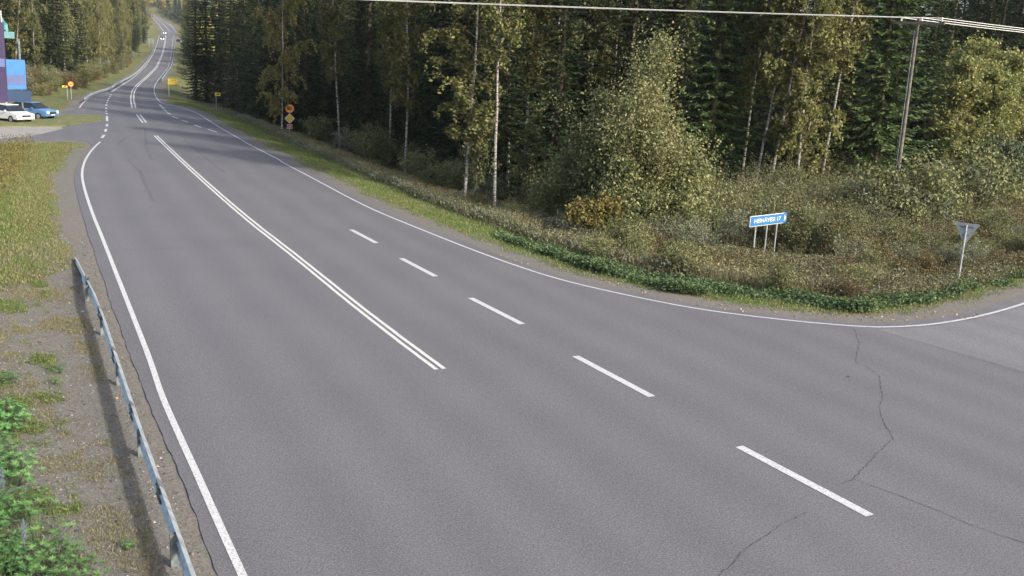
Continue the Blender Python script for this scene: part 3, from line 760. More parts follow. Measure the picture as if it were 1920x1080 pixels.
# --- far woods that read as one mass
def merged(name, n, ymin, ymax, test, seed, label, cat, mats, cone=.55):
    rg = np.random.default_rng(seed); VV = []; MI = []; k = 0
    # low detail tree shapes
    def lowtree(conif):
        m_ = 330; t = rg.uniform(0, 1, m_)**(1.25 if conif else .9); h = 19
        if conif: R = 2.7*(1-t)**.85+.15; z = 1.0+t*(h-1)
        else: R = 3.0*np.sin(np.pi*np.clip(t*.85+.13, 0, 1))**.6; z = h*.18+t*h*.72
        a = rg.uniform(0, 6.28, m_); rr = R*rg.uniform(.55, 1.08, m_)
        return np.stack([np.cos(a)*rr, np.sin(a)*rr, z], 1)
    P_ = []
    while len(P_) < n:
        y = rg.uniform(ymin, ymax); x = rg.uniform(-.66*y, (.30 if ymin > 300 else .8)*y)
        if test(x, y): P_.append((x, y))
    P_ = np.array(P_); zz = terr_arr(P_, np.full(len(P_), 20.))
    for (x, y), z in zip(P_, zz):
        con = rg.random() < cone; c = lowtree(con)*rg.uniform(.7, 1.15)+np.array([x, y, z])
        VV.append(leafquads(c, np.full(len(c), .95), .62, rg=rg)); MI += [0 if con else (1 if rg.random() < .6 else 2)]*len(c)
    V = np.concatenate(VV); o = bpy.data.objects.new(name, npmesh(name, V, quadidx(len(V)), mats, MI)); COL.objects.link(o)
    return tag(o, label, cat, None, 'stuff')
farroad = qd
FM = [MSPR, mat_leaf('far_olive', [(0, (.07, .09, .03)), (.5, (.14, .15, .05)), (1, (.24, .21, .07))], .2), mat_leaf('far_gold', [(0, (.13, .12, .03)), (.5, (.24, .2, .05)), (1, (.36, .26, .07))], .2)]
merged('far_forest', 1500, 330, 1350, lambda x, y: (farroad(x, y) > (8 if y < 640 else 9)) and (x < np.interp(y, fy, fx)+95+ (200 if y > 650 else 0)), 5, 'hazy mixed autumn forest covering the distant hill around the road', 'forest', FM, .45)

merged('back_forest', 420, 118, 240, lambda x, y: qd(x, y) > 36 and x > np.interp(y, fy, fx)+30 and x < 1.1*y, 6, 'dark spruce forest filling the background behind the right wood', 'forest', [MSPR, MBIR, MBIR], .9)
# --- bushes
BU = {'olive': [bushy(200+i, h=2.4+.2*i, r=1.25, stems=6, nl=4200, leaf=.055, mat=MGRN, shape='round', spread=.8) for i in range(3)],
      'grey': [bushy(210+i, h=2.3, r=1.2, stems=7, nl=4200, leaf=.06, mat=MWIL, shape='round', spread=.8, aspect=.3) for i in range(2)],
      'rusty': [bushy(220+i, h=1.7, r=1.1, stems=6, nl=3000, leaf=.05, mat=MRUS, shape='round', spread=.8) for i in range(2)]}
BLAB = {'olive': 'olive green leafy bush in the thicket ', 'grey': 'grey-green narrow-leaved willow bush in the thicket ', 'rusty': 'rust-brown autumn bush in the thicket '}
def zone(x, y):
    px = 960+F*x/y
    return 'left of the blue sign' if px < 1400 else ('around the blue sign' if px < 1560 else 'near the give way sign')
poly = GL([(1090,470),(1200,505),(1330,528),(1480,545),(1640,556),(1800,548),(1950,515),(2140,455),(2050,385),(1900,372),(1600,372),(1300,380),(1130,395)])
k = 0; tries = 0; signs_px = [(1403, 1475, 424, 560), (1790, 1815, 440, 570)]
pmin = poly.min(0); pmax = poly.max(0); spots = []
SGN = [GT(1432, 487), GT(1796, 532)]
while k < 210 and tries < 9000:
    tries += 1
    x = random.uniform(pmin[0], pmax[0]); y = random.uniform(pmin[1], pmax[1])
    if clip_dist(np.array([[x, y]]), poly)[0] > 0: continue
    if any((x-a)**2+(y-b)**2 < .92**2 for a, b in spots): continue
    bad = False
    for sg in SGN:   # keep clear just in front of the two signs
        t = np.array(sg[:2])/np.linalg.norm(sg[:2]); r_ = np.array([x, y])-sg[:2]
        along = r_@t; across = abs(r_@np.array([t[1], -t[0]]))
        if -9 < along < 2.0 and across < 2.4: bad = True; cap = max(.18, (.165*max(-along, 0)+.2)/2.5)
    if bad: continue
    front = clip_dist(np.array([[x, y]]), outline)[0]
    tp = random.choices(['olive', 'grey', 'rusty'], [.5, .26, .24] if front > 9 else [.36, .12, .52])[0]
    s = random.uniform(.75, 1.1)*(np.interp(front, [5, 9, 16], [.55, .85, 1.08]))
    if bad: s = min(s, cap); tp = random.choice(['rusty', 'grey', 'olive'])
    spots.append((x, y))
    place(tp+'_bush', random.choice(BU[tp]), (x, y, terr(x, y)), s, None, BLAB[tp]+zone(x, y), 'bush', tp+' bushes '+zone(x, y), 0, ('stem', 'foliage')); k += 1
print('thicket', k)
for px, py, s, tp, lb in [(1700,330,1.55,'grey','grey-green willow bush hiding the foot of the power pole'),(1725,330,1.5,'olive','olive bush right beside the power pole'),(1675,335,1.5,'olive','olive bush left beside the power pole'),(1780,315,1.7,'olive','olive bush between the power pole and the tall willow'),(1880,300,1.9,'olive','tall olive bush before the young birch grove near the right edge'),(1835,300,2.0,'grey','tall grey-green willow in front of the young birch grove'),(1750,335,1.45,'grey','grey-green willow bush at the foot of the power pole'),(1640,352,1.3,'grey','grey-green willow bush before the broad sunlit spruce')]:
    p = PD(px, 50.5 if py > 310 else 57)
    place('willow_bush', random.choice(BU[tp]), tuple(p), s, None, lb, 'bush', None, 0, ('stem', 'foliage'))
def Hth(P):
    fr = clip_dist(P, outline); return np.interp(fr, [4.5, 7, 11, 18], [.4, 1.1, 1.9, 2.6])*(1+.22*np.clip((P[:, 0]-12)/10, 0, 1))*(1+.22*nz(P, 1.1, 1)+.12*nz(P, 2.9, 4)+.1*nz(P, .37, 2))
P_ = rng.uniform(pmin[:2], pmax[:2], (60000, 2)); P_ = P_[clip_dist(P_, poly) < 0]
keep = np.ones(len(P_), bool)
for sg in SGN:
    t = np.array(sg[:2])/np.linalg.norm(sg[:2]); r_ = P_-sg[:2]; al = r_@t; ac = np.abs(r_@np.array([t[1], -t[0]])); keep &= ~((al > -.2) & (al < .3) & (ac < .6))
P_ = P_[keep][:30000]; H_t = Hth(P_)
for sg in SGN:
    t = np.array(sg[:2])/np.linalg.norm(sg[:2]); r_ = P_-sg[:2]; al = r_@t; ac = np.abs(r_@np.array([t[1], -t[0]]))
    H_t = np.where((al < 2.2) & (al > -14) & (ac < 2.6), np.minimum(H_t, .16*np.abs(al)+.34), H_t)
frd = clip_dist(P_, outline); zz = terr_arr(P_, frd)
per = 8; Lc = np.repeat(np.c_[P_, zz], per, 0); hh = np.repeat(H_t, per)*rng.uniform(.25, 1.08, len(Lc)); Lc = Lc+np.c_[rng.normal(0, .07, (len(Lc), 2)), hh]
fr6 = np.repeat(frd, per)+rng.normal(0, 1.5, len(Lc)); u6 = rng.random(len(Lc))+.25*nz(Lc, .45, 6)
isr = u6 < np.interp(fr6, [6, 12, 20], [.7, .46, .18]); isg = ~isr & (u6 < np.interp(fr6, [6, 14, 25], [.8, .78, .7]))
for nm, C_, mt, lb in (('thicket_leaves', Lc[isg], MGRN, 'fine olive leaves of thin saplings filling the thicket behind the blue sign'), ('thicket_foliage', Lc[~isg & ~isr], MWIL, 'fine grey-green willow leaves filling the thicket behind the blue sign'), ('brown_thicket_leaves', Lc[isr], MRUS, 'rust-brown autumn leaves low in the front of the thicket behind the blue sign')):
    o = bpy.data.objects.new(nm, npmesh(nm, leafquads(C_, np.full(len(C_), .038), .5), quadidx(len(C_)*4), mt)); COL.objects.link(o); tag(o, lb, 'undergrowth', None, 'stuff')
Pst = np.c_[P_, zz][:7000]; hs_ = H_t[:7000]*rng.uniform(.7, 1.15, 7000); ds = unit(np.c_[rng.normal(0, .12, (7000, 2)), np.ones(7000)]); an_ = rng.uniform(0, 6.28, 7000)
V = cards(Pst, ds, np.stack([np.cos(an_), np.sin(an_), 0*an_], 1), hs_, np.full(7000, .011))
o = bpy.data.objects.new('thicket_stems', npmesh('thicket_stems', V, quadidx(len(V)), MDRY)); COL.objects.link(o); tag(o, 'thin pale upright stems and dry stalks of the thicket behind the blue sign', 'undergrowth', None, 'stuff')
# verge bushes
vb = [(1075,455,.62,'grey'),(1045,440,.6,'grey'),(1010,428,.55,'grey'),(975,418,.5,'olive'),(940,408,.5,'grey'),(900,392,.5,'olive'),(865,380,.5,'grey'),(830,366,.45,'rusty'),(1110,470,.6,'grey'),(1150,487,.55,'rusty'),(1190,497,.6,'olive'),
      (1000,405,.6,'rusty'),(950,390,.55,'rusty'),(880,368,.55,'olive'),(790,345,.5,'olive'),(740,330,.5,'rusty'),(700,315,.5,'olive'),(655,300,.45,'rusty'),(620,288,.45,'olive'),(1245,512,.6,'rusty'),(1290,520,.6,'olive'),(1080,432,.8,'olive'),(1130,450,.8,'rusty')]
for px, py, s, tp in vb:
    p = GT(px, py+8)
    place(tp+'_bush', random.choice(BU[tp]), tuple(p), s*random.uniform(.85, 1.15), None, {'grey': 'low silvery willow bush', 'olive': 'low olive shrub', 'rusty': 'low brown shrub'}[tp]+' on the ditch bank between grass verge and forest', 'bush', tp+' shrubs along the right verge', 0, ('stem', 'foliage'))
# shrubs at the forest foot: pale saplings in the shade
for i, (px, D) in enumerate([(690,78),(712,75),(735,80),(800,66),(850,62),(925,58),(1030,56),(600,90),(655,82),(770,74)]):
    hand('forest_sapling', random.choice(BU['olive']+BU['grey']), px, D, random.uniform(.8, 1.3), 'pale sapling in the shade at the foot of the dark forest', 'bush', parts=('stem', 'foliage'), group='saplings at the forest foot', r=.3)
# brushy slope left of the far road
for i in range(95):
    y = 125+255*random.random()**1.3; x0 = float(np.interp(y, fy, fx)); 
    # find a spot 5-13 m left of the asphalt
    for _ in range(40):
        x = x0-random.uniform(0, 40)
        if 3.5 < road_d(x, y) < 9: break
    else: continue
    tp = random.choice(['rusty', 'olive', 'grey'])
    place(tp+'_bush', random.choice(BU[tp]), (x, y, terr(x, y)), random.uniform(.55, 1.35), None, {'grey': 'grey-green', 'olive': 'olive', 'rusty': 'brown'}[tp]+' bush on the slope between far guardrail and left wood', 'bush', tp+' bushes on the left slope', 0, ('stem', 'foliage'))

# ------------------------------------------------------------------ ground cover
def region_pts(n, poly_px, dens=None, cut=None):
    poly = GL(poly_px); a, b = poly[:, :2].min(0), poly[:, :2].max(0); out = []
    tot = 0
    while tot < n:
        P_ = rng.uniform(a, b, (n*2, 2)); 
        P_ = P_[clip_dist(P_, poly) < 0]
        if cut is not None: P_ = P_[cut(P_)]
        if len(P_) == 0: break
        out.append(P_); tot += len(P_)
    return np.concatenate(out)[:n]
def with_z(P_):
    d = clip_dist(P_, outline); return np.c_[P_, terr_arr(P_, d)], d
def blades(P3, L, Wd, lean=.5, per=1, spread=.05):
    P3 = np.repeat(P3, per, 0); L = np.repeat(L, per)*rng.uniform(.5, 1.2, len(P3)); P3 = P3+np.c_[rng.normal(0, spread, (len(P3), 2)), np.zeros(len(P3))]
    d = unit(np.c_[rng.normal(0, lean, (len(P3), 2)), np.ones(len(P3))]); a = rng.uniform(0, 6.28, len(P3))
    n_ = np.stack([np.cos(a), np.sin(a), np.zeros(len(P3))], 1)
    return cards(P3, d, n_, L, np.full(len(P3), 1)*Wd)
def stuff(name, V, mat, label, cat):
    o = bpy.data.objects.new(name, npmesh(name, V, quadidx(len(V)), mat)); COL.objects.link(o); return tag(o, label, cat, None, 'stuff')
# right verge grass
VR = [(300,193),(400,228),(530,300),(700,390),(811,434),(1053,522),(1320,578),(1601,600),(1800,592),(1920,562),(2100,500),(2100,455),(1920,500),(1600,540),(1400,525),(1200,490),(1000,420),(800,330),(600,260),(400,205),(320,185)]
P_ = region_pts(60000, VR, cut=lambda P: (clip_dist(P, outline) > .75+.35*nz(P, .8)) & (clip_dist(P, outline) < 6.5)); P3, d = with_z(P_)
V = blades(P3, np.interp(d, [.7, 3, 6], [.09, .2, .42]), .011, .55, 2); stuff('verge_grass', V, MGRS, 'green and yellow grass along the right road verge', 'grass')
P_ = region_pts(13000, VR, cut=lambda P: (clip_dist(P, outline) > .6) & (nz(P, .45, 2) > .1)); P3, d = with_z(P_)
V = blades(P3, np.interp(d, [.7, 3, 6], [.08, .18, .5]), .012, .7, 2); stuff('withered_grass', V, MDRY, 'withered straw-coloured grass scattered along the right verge', 'grass')
# tall brown weeds on the bank
TW = [(400,212),(545,262),(700,335),(900,410),(1060,465),(1250,520),(1450,535),(1650,560),(1830,545),(1830,520),(1650,520),(1450,505),(1250,480),(1060,425),(900,375),(700,300),(545,240),(400,200)]
P_ = region_pts(15000, TW, cut=lambda P: (clip_dist(P, outline) > 4.2)); P3, d = with_z(P_)
V = blades(P3, np.full(len(P3), .85), .016, .28, 3, .09)
Lc = P3[rng.integers(0, len(P3), 30000)]+np.c_[rng.normal(0, .1, (30000, 2)), rng.uniform(.15, .95, 30000)]
V = np.vstack([V, leafquads(Lc, np.full(30000, .045), .5)]); stuff('tall_weeds', V, MDRY, 'tall withered brown weeds along the bank before the forest', 'weeds')
P_ = region_pts(9000, TW, cut=lambda P: (clip_dist(P, outline) > 3.6)); P3, d = with_z(P_)
Lc = P3[rng.integers(0, len(P3), 42000)]+np.c_[rng.normal(0, .12, (42000, 2)), rng.uniform(.08, .8, 42000)]
stuff('leafy_weeds', leafquads(Lc, np.full(42000, .05), .5), MWIL, 'grey-green leafy weeds between the grass verge and the forest', 'weeds')
# lush herbs along the curve
HB = [(930,445),(1100,505),(1250,548),(1400,575),(1600,592),(1780,588),(1920,552),(2100,495),(2100,465),(1920,515),(1780,550),(1600,555),(1400,535),(1250,510),(1100,478),(930,425)]
P_ = region_pts(3800, HB, cut=lambda P: (clip_dist(P, outline) > 1.5+.4*nz(P, .9)) & (nz(P, .5, 1)+.5*nz(P, 1.7, 3)+rng.normal(0, .35, len(P)) > -.15)); P3, d = with_z(P_)
per = 16; hh = np.repeat(.13+.16*np.clip(nz(P_, .8), -.5, 1)+.1*rng.random(len(P_)), per); Lc = np.repeat(P3, per, 0); n_ = len(Lc)
Lc = Lc+np.c_[rng.normal(0, .12, (n_, 2)), hh*rng.uniform(.3, 1.3, n_)]
stuff('green_herbs', leafquads(Lc, np.full(n_, .046), .7, .5), MHERB, 'lush dark green broad-leaved herbs lining the curve of the junction', 'herbs')
# left field
LF = [(165,270),(150,300),(140,330),(140,380),(165,440),(140,500),(60,530),(-60,560),(-260,560),(-260,275),(0,267)]
P_ = region_pts(42000, LF, cut=lambda P: clip_dist(P, outline) > .9+.5*nz(P, .5)); P3, d = with_z(P_)
V = blades(P3, np.interp(d, [.7, 2.5, 6, 10], [.07, .13, .26, .4]), .013, .6, 2); stuff('field_grass', V, MGRS, 'green grass slope left of the road near the service station', 'grass')
P_ = region_pts(26000, LF, cut=lambda P: (clip_dist(P, outline) > .9) & ((nz(P, .3, 4) > .0) | (clip_dist(P, outline) < 2.6) | (P[:, 0] < -24))); P3, d = with_z(P_)
V = blades(P3, np.interp(d, [.7, 2.5, 6, 10], [.06, .14, .3, .6]), .014, .6, 2)
Lc = P3[rng.integers(0, len(P3), 26000)]; dd = clip_dist(Lc, outline); Lc = Lc[dd > 6]; Lc = Lc+np.c_[rng.normal(0, .1, (len(Lc), 2)), rng.uniform(.1, .5, len(Lc))]
V = np.vstack([V, leafquads(Lc, np.full(len(Lc), .05), .5)]); stuff('autumn_field_weeds', V, MDRY, 'yellow-brown weeds in the field left of the road', 'weeds')
P_ = region_pts(1500, [(-260,275),(60,268),(60,300),(10,370),(-60,420),(-260,430)]); P3, d = with_z(P_)
Lc = np.repeat(P3, 10, 0); Lc = Lc+np.c_[rng.normal(0, .15, (len(Lc), 2)), rng.uniform(.15, .75, len(Lc))]
stuff('golden_weeds', leafquads(Lc, np.full(len(Lc), .05), .55), MYLW, 'golden yellow leafy weeds at the left edge of the field', 'weeds')
# gravel strip by the near rail
LG = [(165,440),(215,600),(270,760),(330,900),(400,1080),(430,1180),(-260,1180),(-260,520),(0,500)]
def patch(P): return nz(P, .9, 3)
P_ = region_pts(26000, LG, cut=lambda P: (clip_dist(P, outline) > .7) & (patch(P)+nz(P, 3.1, 5)*.6+rng.normal(0, .4, len(P)) > .45)); P3, d = with_z(P_)
V = blades(P3, np.full(len(P3), .065), .005, 1.0, 3, .05); stuff('moss_grass', V, MDRY, 'thin yellowish grass patches on the gravel behind the near guardrail', 'grass')
P_ = region_pts(9000, LG, cut=lambda P: (clip_dist(P, outline) > 1.6) & (nz(P, 1.3, 7)+nz(P, 3.7, 2)*.5+rng.normal(0, .35, len(P)) > .8)); P3, d = with_z(P_)
V = blades(P3, np.full(len(P3), .1), .006, .8, 3, .03)
Lc = np.repeat(P3[:5000], 3, 0)+np.c_[rng.normal(0, .04, (15000, 2)), rng.uniform(.01, .09, 15000)]
V = np.vstack([V, leafquads(Lc, np.full(15000, .018), .5)]); stuff('low_weeds', V, MGRS, 'small green weeds among the gravel left of the near guardrail', 'weeds')
P_ = region_pts(30000, LG, cut=lambda P: (clip_dist(P, outline) > .12)); P3, d = with_z(P_)
n_ = len(P3); sz = rng.gamma(1.6, .006, n_)+.004; R_ = rng.uniform(.6, 1.3, (n_, 6, 1))
oc = np.array([(1,0,0),(-1,0,0),(0,1,0),(0,-1,0),(0,0,.7),(0,0,-.7)])
an = rng.uniform(0, 6.28, n_); ca, sa = np.cos(an)[:, None], np.sin(an)[:, None]
ov = oc[None]*R_*sz[:, None, None]; ox = ov[..., 0]*ca-ov[..., 1]*sa; oy = ov[..., 0]*sa+ov[..., 1]*ca
V = (np.stack([ox, oy, ov[..., 2]], -1)+P3[:, None]).reshape(-1, 3)
tri = np.array([(0,2,4),(2,1,4),(1,3,4),(3,0,4),(2,0,5),(1,2,5),(3,1,5),(0,3,5)]); Tt = (tri[None]+np.arange(n_)[:, None, None]*6).reshape(-1, 3)
o = bpy.data.objects.new('loose_gravel', npmesh('loose_gravel', V, Tt, MSTONE)); COL.objects.link(o); tag(o, 'loose grey pebbles on the dirt strip beside the near guardrail', 'gravel', None, 'stuff')
# fallen leaves
P_ = np.vstack([region_pts(120, LG, cut=lambda P: clip_dist(P, outline) > .1), region_pts(260, [(900,470),(1320,568),(1600,590),(1850,580),(1850,600),(1601,606),(1320,578),(900,476)])]); P3, d = with_z(P_)
P3[:, 2] = np.maximum(P3[:, 2], 0)+.02
ex = GL([(1692,757),(1590,707),(655,424),(660,425),(1050,498),(992,497),(755,398)]); ex[:, 2] += .02; P3 = np.vstack([P3, ex])
stuff('fallen_leaves', leafquads(P3, np.full(len(P3), .032), .7, .2), MFALL, 'fallen yellow leaves scattered along the road edges', 'leaves')
# lupins at the lower left corner
def lupin(seed, r=.42, h=.5, flower=False, n=36):
    rg = np.random.default_rng(seed); C = []; D = []; N = []; st = MB()
    for k in range(n):
        a = rg.uniform(0, 6.28); rr = r*math.sqrt(rg.uniform(.02, 1)); hh = h*(1-.55*(rr/r)**2)*rg.uniform(.65, 1.1)
        tip = np.array([math.cos(a)*rr, math.sin(a)*rr, hh]); st.tube([(tip[0]*.3, tip[1]*.3, 0), tip*np.array([.8, .8, .6]), tip], .004, 4, cap=False)
        nf = 8; tilt = unit(np.array([math.cos(a)*.5*rr/r, math.sin(a)*.5*rr/r, 1.])); x_ = unit(np.cross(tilt, [0.3, 1, 0])); y_ = np.cross(tilt, x_)
        for j in range(nf):
            b = j*2*math.pi/nf; d = unit(x_*math.cos(b)+y_*math.sin(b)+tilt*.25); C.append(tip); D.append(d); N.append(unit(np.cross(d, tilt)))
    C, D, N = map(np.array, (C, D, N)); L = rg.uniform(.055, .10, len(C))
    me = crown_mesh('foliage', st, MHERB, cards(C, D, N, L, L*.17), MLUP); fl = None
    if flower:
        b = MB(); b.tube([(0, 0, .1), (.02, .0, h*1.15), (.03, .01, h*1.75)], .006, 5)
        for k in range(60):
            t = k/60; a = k*2.4; rr = .035*(1-t*.75); z = h*1.05+t*h*.68
            c = np.array([.02+math.cos(a)*rr, math.sin(a)*rr, z]); b.add(c+oc*.013, [tuple(x) for x in tri])
        fl = b.mesh('flower_spike', MFLOW)
    return me, fl
LP = [lupin(300+i, flower=False) for i in range(4)]; LPF = [lupin(310+i, flower=True) for i in range(2)]
def putlupin(p, pr, s, label, group=None):
    e = empty('lupin_plant', tuple(p), random.uniform(0, 6.28), label, 'plant', group); e.scale = (s, s, s)
    o = bpy.data.objects.new('foliage', pr[0]); COL.objects.link(o); o.parent = e
    if pr[1]: o = bpy.data.objects.new('flower_spike', pr[1]); COL.objects.link(o); o.parent = e
LU = [(-160,760),(20,770),(30,820),(20,850),(55,860),(45,900),(35,945),(70,985),(110,1010),(150,1060),(180,1180),(-160,1180)]
P_ = region_pts(400, LU); sp2 = []
for p in P_:
    if len(sp2) < 62 and all((p[0]-a)**2+(p[1]-b)**2 > .42**2 for a, b in sp2):
        sp2.append(tuple(p)); putlupin((p[0], p[1], terr(p[0], p[1])), random.choice(LP), random.uniform(.75, 1.15), 'leafy green lupin without flowers in the lower left corner', 'flowerless lupins')
for px, py, lb in [(8, 965, 'lupin with a faded purple flower spike at the left picture edge'), (50, 1068, 'lupin with a purple-blue flower spike near the lower left corner')]:
    p = GT(px, py); putlupin(p, LPF[0] if px < 20 else LPF[1], .9, lb)
for px, py, s in [(110,700,.5),(20,720,.6),(240,1030,.35),(15,790,.8),(105,720,.4)]:
    putlupin(GT(px, py), random.choice(LP), s, 'small green weed clump growing alone on the gravel', 'lone weed clumps')
# ------------------------------------------------------------------ signs, rails, pole, cars
MRED = paint('sign_red', (.45, .03, .035), .45, 0, .05); MYS = paint('sign_yellow', (.66, .46, .06), .45, 0, .05)
MORG = paint('sign_orange', (.78, .42, .08), .45, 0, .05); MWS = paint('sign_white', (.52, .52, .51), .45, 0, .05)
MBLK = paint('sign_black', (.015, .015, .015), .5); MBLU = paint('sign_blue', (.035, .14, .31), .4, 0, .08, 3)
def textmesh(s, size, mat, name='lettering', depth=.002, bold=0):
    cu = bpy.data.curves.new(name, 'FONT'); cu.body = s; cu.size = size; cu.align_x = 'CENTER'; cu.align_y = 'CENTER'; cu.extrude = depth; cu.offset = bold
    t = bpy.data.objects.new(name, cu); COL.objects.link(t); dg = bpy.context.evaluated_depsgraph_get()
    me = bpy.data.meshes.new_from_object(t.evaluated_get(dg)); bpy.data.objects.remove(t); me.materials.clear(); me.materials.append(mat); me.name = name
    for v in me.vertices: v.co = Vector((v.co.x, -v.co.z, v.co.y))      # stand it up, facing -Y
    return me
def child(name, me, parent, loc=(0, 0, 0), rot=None):
    o = bpy.data.objects.new(name, me); COL.objects.link(o); o.parent = parent; o.location = loc
    if rot: o.rotation_euler = rot
    return o
def disc(r, n=32): return [(r*math.cos(2*math.pi*i/n), r*math.sin(2*math.pi*i/n)) for i in range(n)]
def at(out, x, z): return [(a+x, b+z) for a, b in out]
def face(p): return math.atan2(p[0], p[1])*-1      # heading that turns a board's front to the road user near the camera
def rect(w_, h_): return [(-w_/2, -h_/2), (w_/2, -h_/2), (w_/2, h_/2), (-w_/2, h_/2)]

# round 80 sign with priority diamond and route number
p = GT(543, 262); D = p[1]; zt = G(543, 195)[2]
pxm = F/ (p[1]*math.cos(PITCH)+1.6)          # photo pixels per metre there
R1 = 17.2/2/pxm; top = (262-194.5)/pxm
e = empty('road_sign_stack', tuple(p), face(p)+.05, 'round yellow 80 speed sign above a yellow priority diamond and a small route plate', 'road sign')
MB().tube([(0, .03, -.3), (0, .03, top-.1)], .035, 10).build('post', MGALV, e)
zc = top-R1; pl = MB().prism(at(disc(R1), 0, zc), -.03, -.01).build('speed_disc', MRED, e)
MB().prism(at(disc(R1*.86), 0, zc), -.034, -.030).build('yellow_face', MORG, pl)
child('numeral', textmesh('80', R1*1.12, MBLK, 'numeral', .002, .012), pl, (0, -.038, zc))
hd = 19.6/2/pxm; zc2 = zc-R1-hd*.98; dm = [(0, -hd), (hd, 0), (0, hd), (-hd, 0)]
pl = MB().prism(at(dm, 0, zc2), -.03, -.01).build('priority_diamond', MWS, e)
MB().prism(at([(a*.72, b*.72) for a, b in dm], 0, zc2), -.035, -.030).build('yellow_face', MYS, pl)
zc3 = zc2-hd-4.6/pxm-.03; wp, hp = 10/pxm, 8.4/pxm
pl = MB().prism(at(rect(wp, hp), 0, zc3), -.03, -.01).build('route_plate', MWS, e)
MB().prism(at(rect(wp*.8, hp*.76), 0, zc3), -.034, -.030).build('red_face', MRED, pl)
child('numeral', textmesh('23', hp*.72, MWS, 'numeral', .002, .01), pl, (0, -.038, zc3))

# small yellow board on a post
def small_board(px, py, pyt, wpx, hpx, label, textfn, facez=0, boards=1, offx=0, cat='road sign', col=None, arrow=True):
    p = GT(px, py); s = F/(p[1]*math.cos(PITCH)+1.6); top = (py-pyt)/s
    e = empty('road_sign', tuple(p), face(p)+facez, label, cat)
    MB().tube([(0, .03, -.3), (0, .03, top)], .04, 8).build('post', MGALV, e)
    W_, H_ = wpx/s, hpx/s
    pl = MB().prism(at(rect(W_, H_), offx/s, top-H_/2), -.03, -.005).build('board', col or MYS, e)
    MB().prism(at(rect(W_*.5, H_*.34), offx/s+W_*.06, top-H_/2), -.035, -.030).build('symbol', MBLK, pl)
    return e
small_board(405.5, 206, 173, 10, 6, 'small yellow board on a thin post before the dark spruces', None, offx=3)
# double direction board further on
p = GT(319, 181); s = F/(p[1]*math.cos(PITCH)+1.6); top = (181-148)/s
e = empty('direction_sign', tuple(p), face(p), 'two stacked yellow direction boards beside the far guardrail', 'road sign')
MB().tube([(-.15, .04, -.4), (-.15, .04, top)], .05, 8).build('post', MGALV, e)
for i, (dx, dz, w_, h_) in enumerate([(6, 2.5, 18, 5), (5.5, 8.2, 18, 5)]):
    o_ = [(-w_/2, -h_/2), (w_/2-2, -h_/2), (w_/2, 0), (w_/2-2, h_/2), (-w_/2, h_/2)]
    b = MB().prism([((a+dx)/s, b_/s+top-dz/s) for a, b_ in o_], -.03, 0).build('direction_board', MYS, e)
    if i == 1: MB().prism([((a+dx+6)/s, b_/s+top-dz/s) for a, b_ in [(-1.6, -1.2), (1.4, 0), (-1.6, 1.2)]], -.036, -.031).build('arrow', MBLK, b)
    else: MB().prism([((a+dx)/s, b_/s+top-dz/s) for a, b_ in rect(11, 1.2)], -.036, -.031).build('text_bar', paint('faded_text', (.25, .12, .03)), b)
# left round sign and arrow board
p = GT(134, 186); s = F/(p[1]*math.cos(PITCH)+1.6); top = (186-153)/s; R1 = 5.2/s
e = empty('round_sign', tuple(p), face(p), 'round orange warning disc on a post left of the far lay-by', 'road sign')
MB().tube([(0, .03, -.3), (0, .03, top)], .045, 8).build('post', MGALV, e)
pl = MB().prism(at(disc(R1), 0, top-R1), -.03, -.01).build('sign_disc', MRED, e)
MB().prism(at(disc(R1*.8), 0, top-R1), -.034, -.03).build('yellow_face', MORG, pl)
MB().prism(at(rect(R1*.5, R1*.3), -R1*.3, top-R1), -.04, -.0345).prism(at(rect(R1*.5, R1*.3), R1*.33, top-R1), -.04, -.0345).build('car_symbol', MBLK, pl)
small_board(127, 187, 161, 9, 3.6, 'narrow yellow board on a post just left of the orange disc', None, offx=-4)
# give way sign seen from behind
p = GT(1796, 532); s = F/(p[1]*math.cos(PITCH)+1.6)
e = empty('give_way_sign', tuple(p), face(p)-.25, 'grey back of a triangular give way sign in front of the thicket', 'road sign')
top = (532-417)/s
MB().tube([(0, 0, -.4), (0, 0, top-.06)], .034, 10).build('post', MGALV, e)
a = 42/s/math.cos(.25); hh = a*.866
tri_o = [(-a*.47, top), (-a*.5, top-.03), (-.03, top-hh), (.03, top-hh), (a*.5, top-.03), (a*.47, top)]
b = MB().prism(tri_o, .04, .055).build('triangle_plate', MSBACK, e)
MB().box((0, .037, top-.15), (.5, .012, .05)).box((0, .037, top-.45), (.24, .012, .05)).build('clamp', MPOST, e)
# blue direction sign HEINAVESI 17
pA = GT(1416, 503); s = F/(pA[1]*math.cos(PITCH)+1.6)
W_ = 2.75; H_ = .46; yaw = math.radians(32)
pc = GT(1432, 487)
e = empty('direction_sign', tuple(pc), face(pc)+yaw*.0, 'blue arrow-shaped HEINÄVESI 17 direction sign on three posts', 'direction sign')
e.rotation_euler = (0, 0, face(pc)+math.radians(57)); 
top = (487-400)/s+.1
for x in (-.8, 0.05, .8):
    MB().tube([(x, .05, -.6), (x, .05, top-.04)], .033, 10).build('post', MGALV, e)
out = [(-W_/2, top-H_), (W_/2-.1, top-H_), (W_/2, top-H_/2), (W_/2-.1, top), (-W_/2, top)]
pl = MB().prism(out, -.03, .01).build('board', MWS, e)
inn = [(-W_/2+.03, top-H_+.024), (W_/2-.2, top-H_+.024), (W_/2-.13, top-H_/2), (W_/2-.2, top-.024), (-W_/2+.03, top-.024)]
inn = [(-W_/2+.03, top-H_+.024), (W_/2-.17, top-H_+.024), (W_/2-.17, top-.024), (-W_/2+.03, top-.024)]
MB().prism(inn, -.036, -.030).build('blue_face', MBLU, pl)
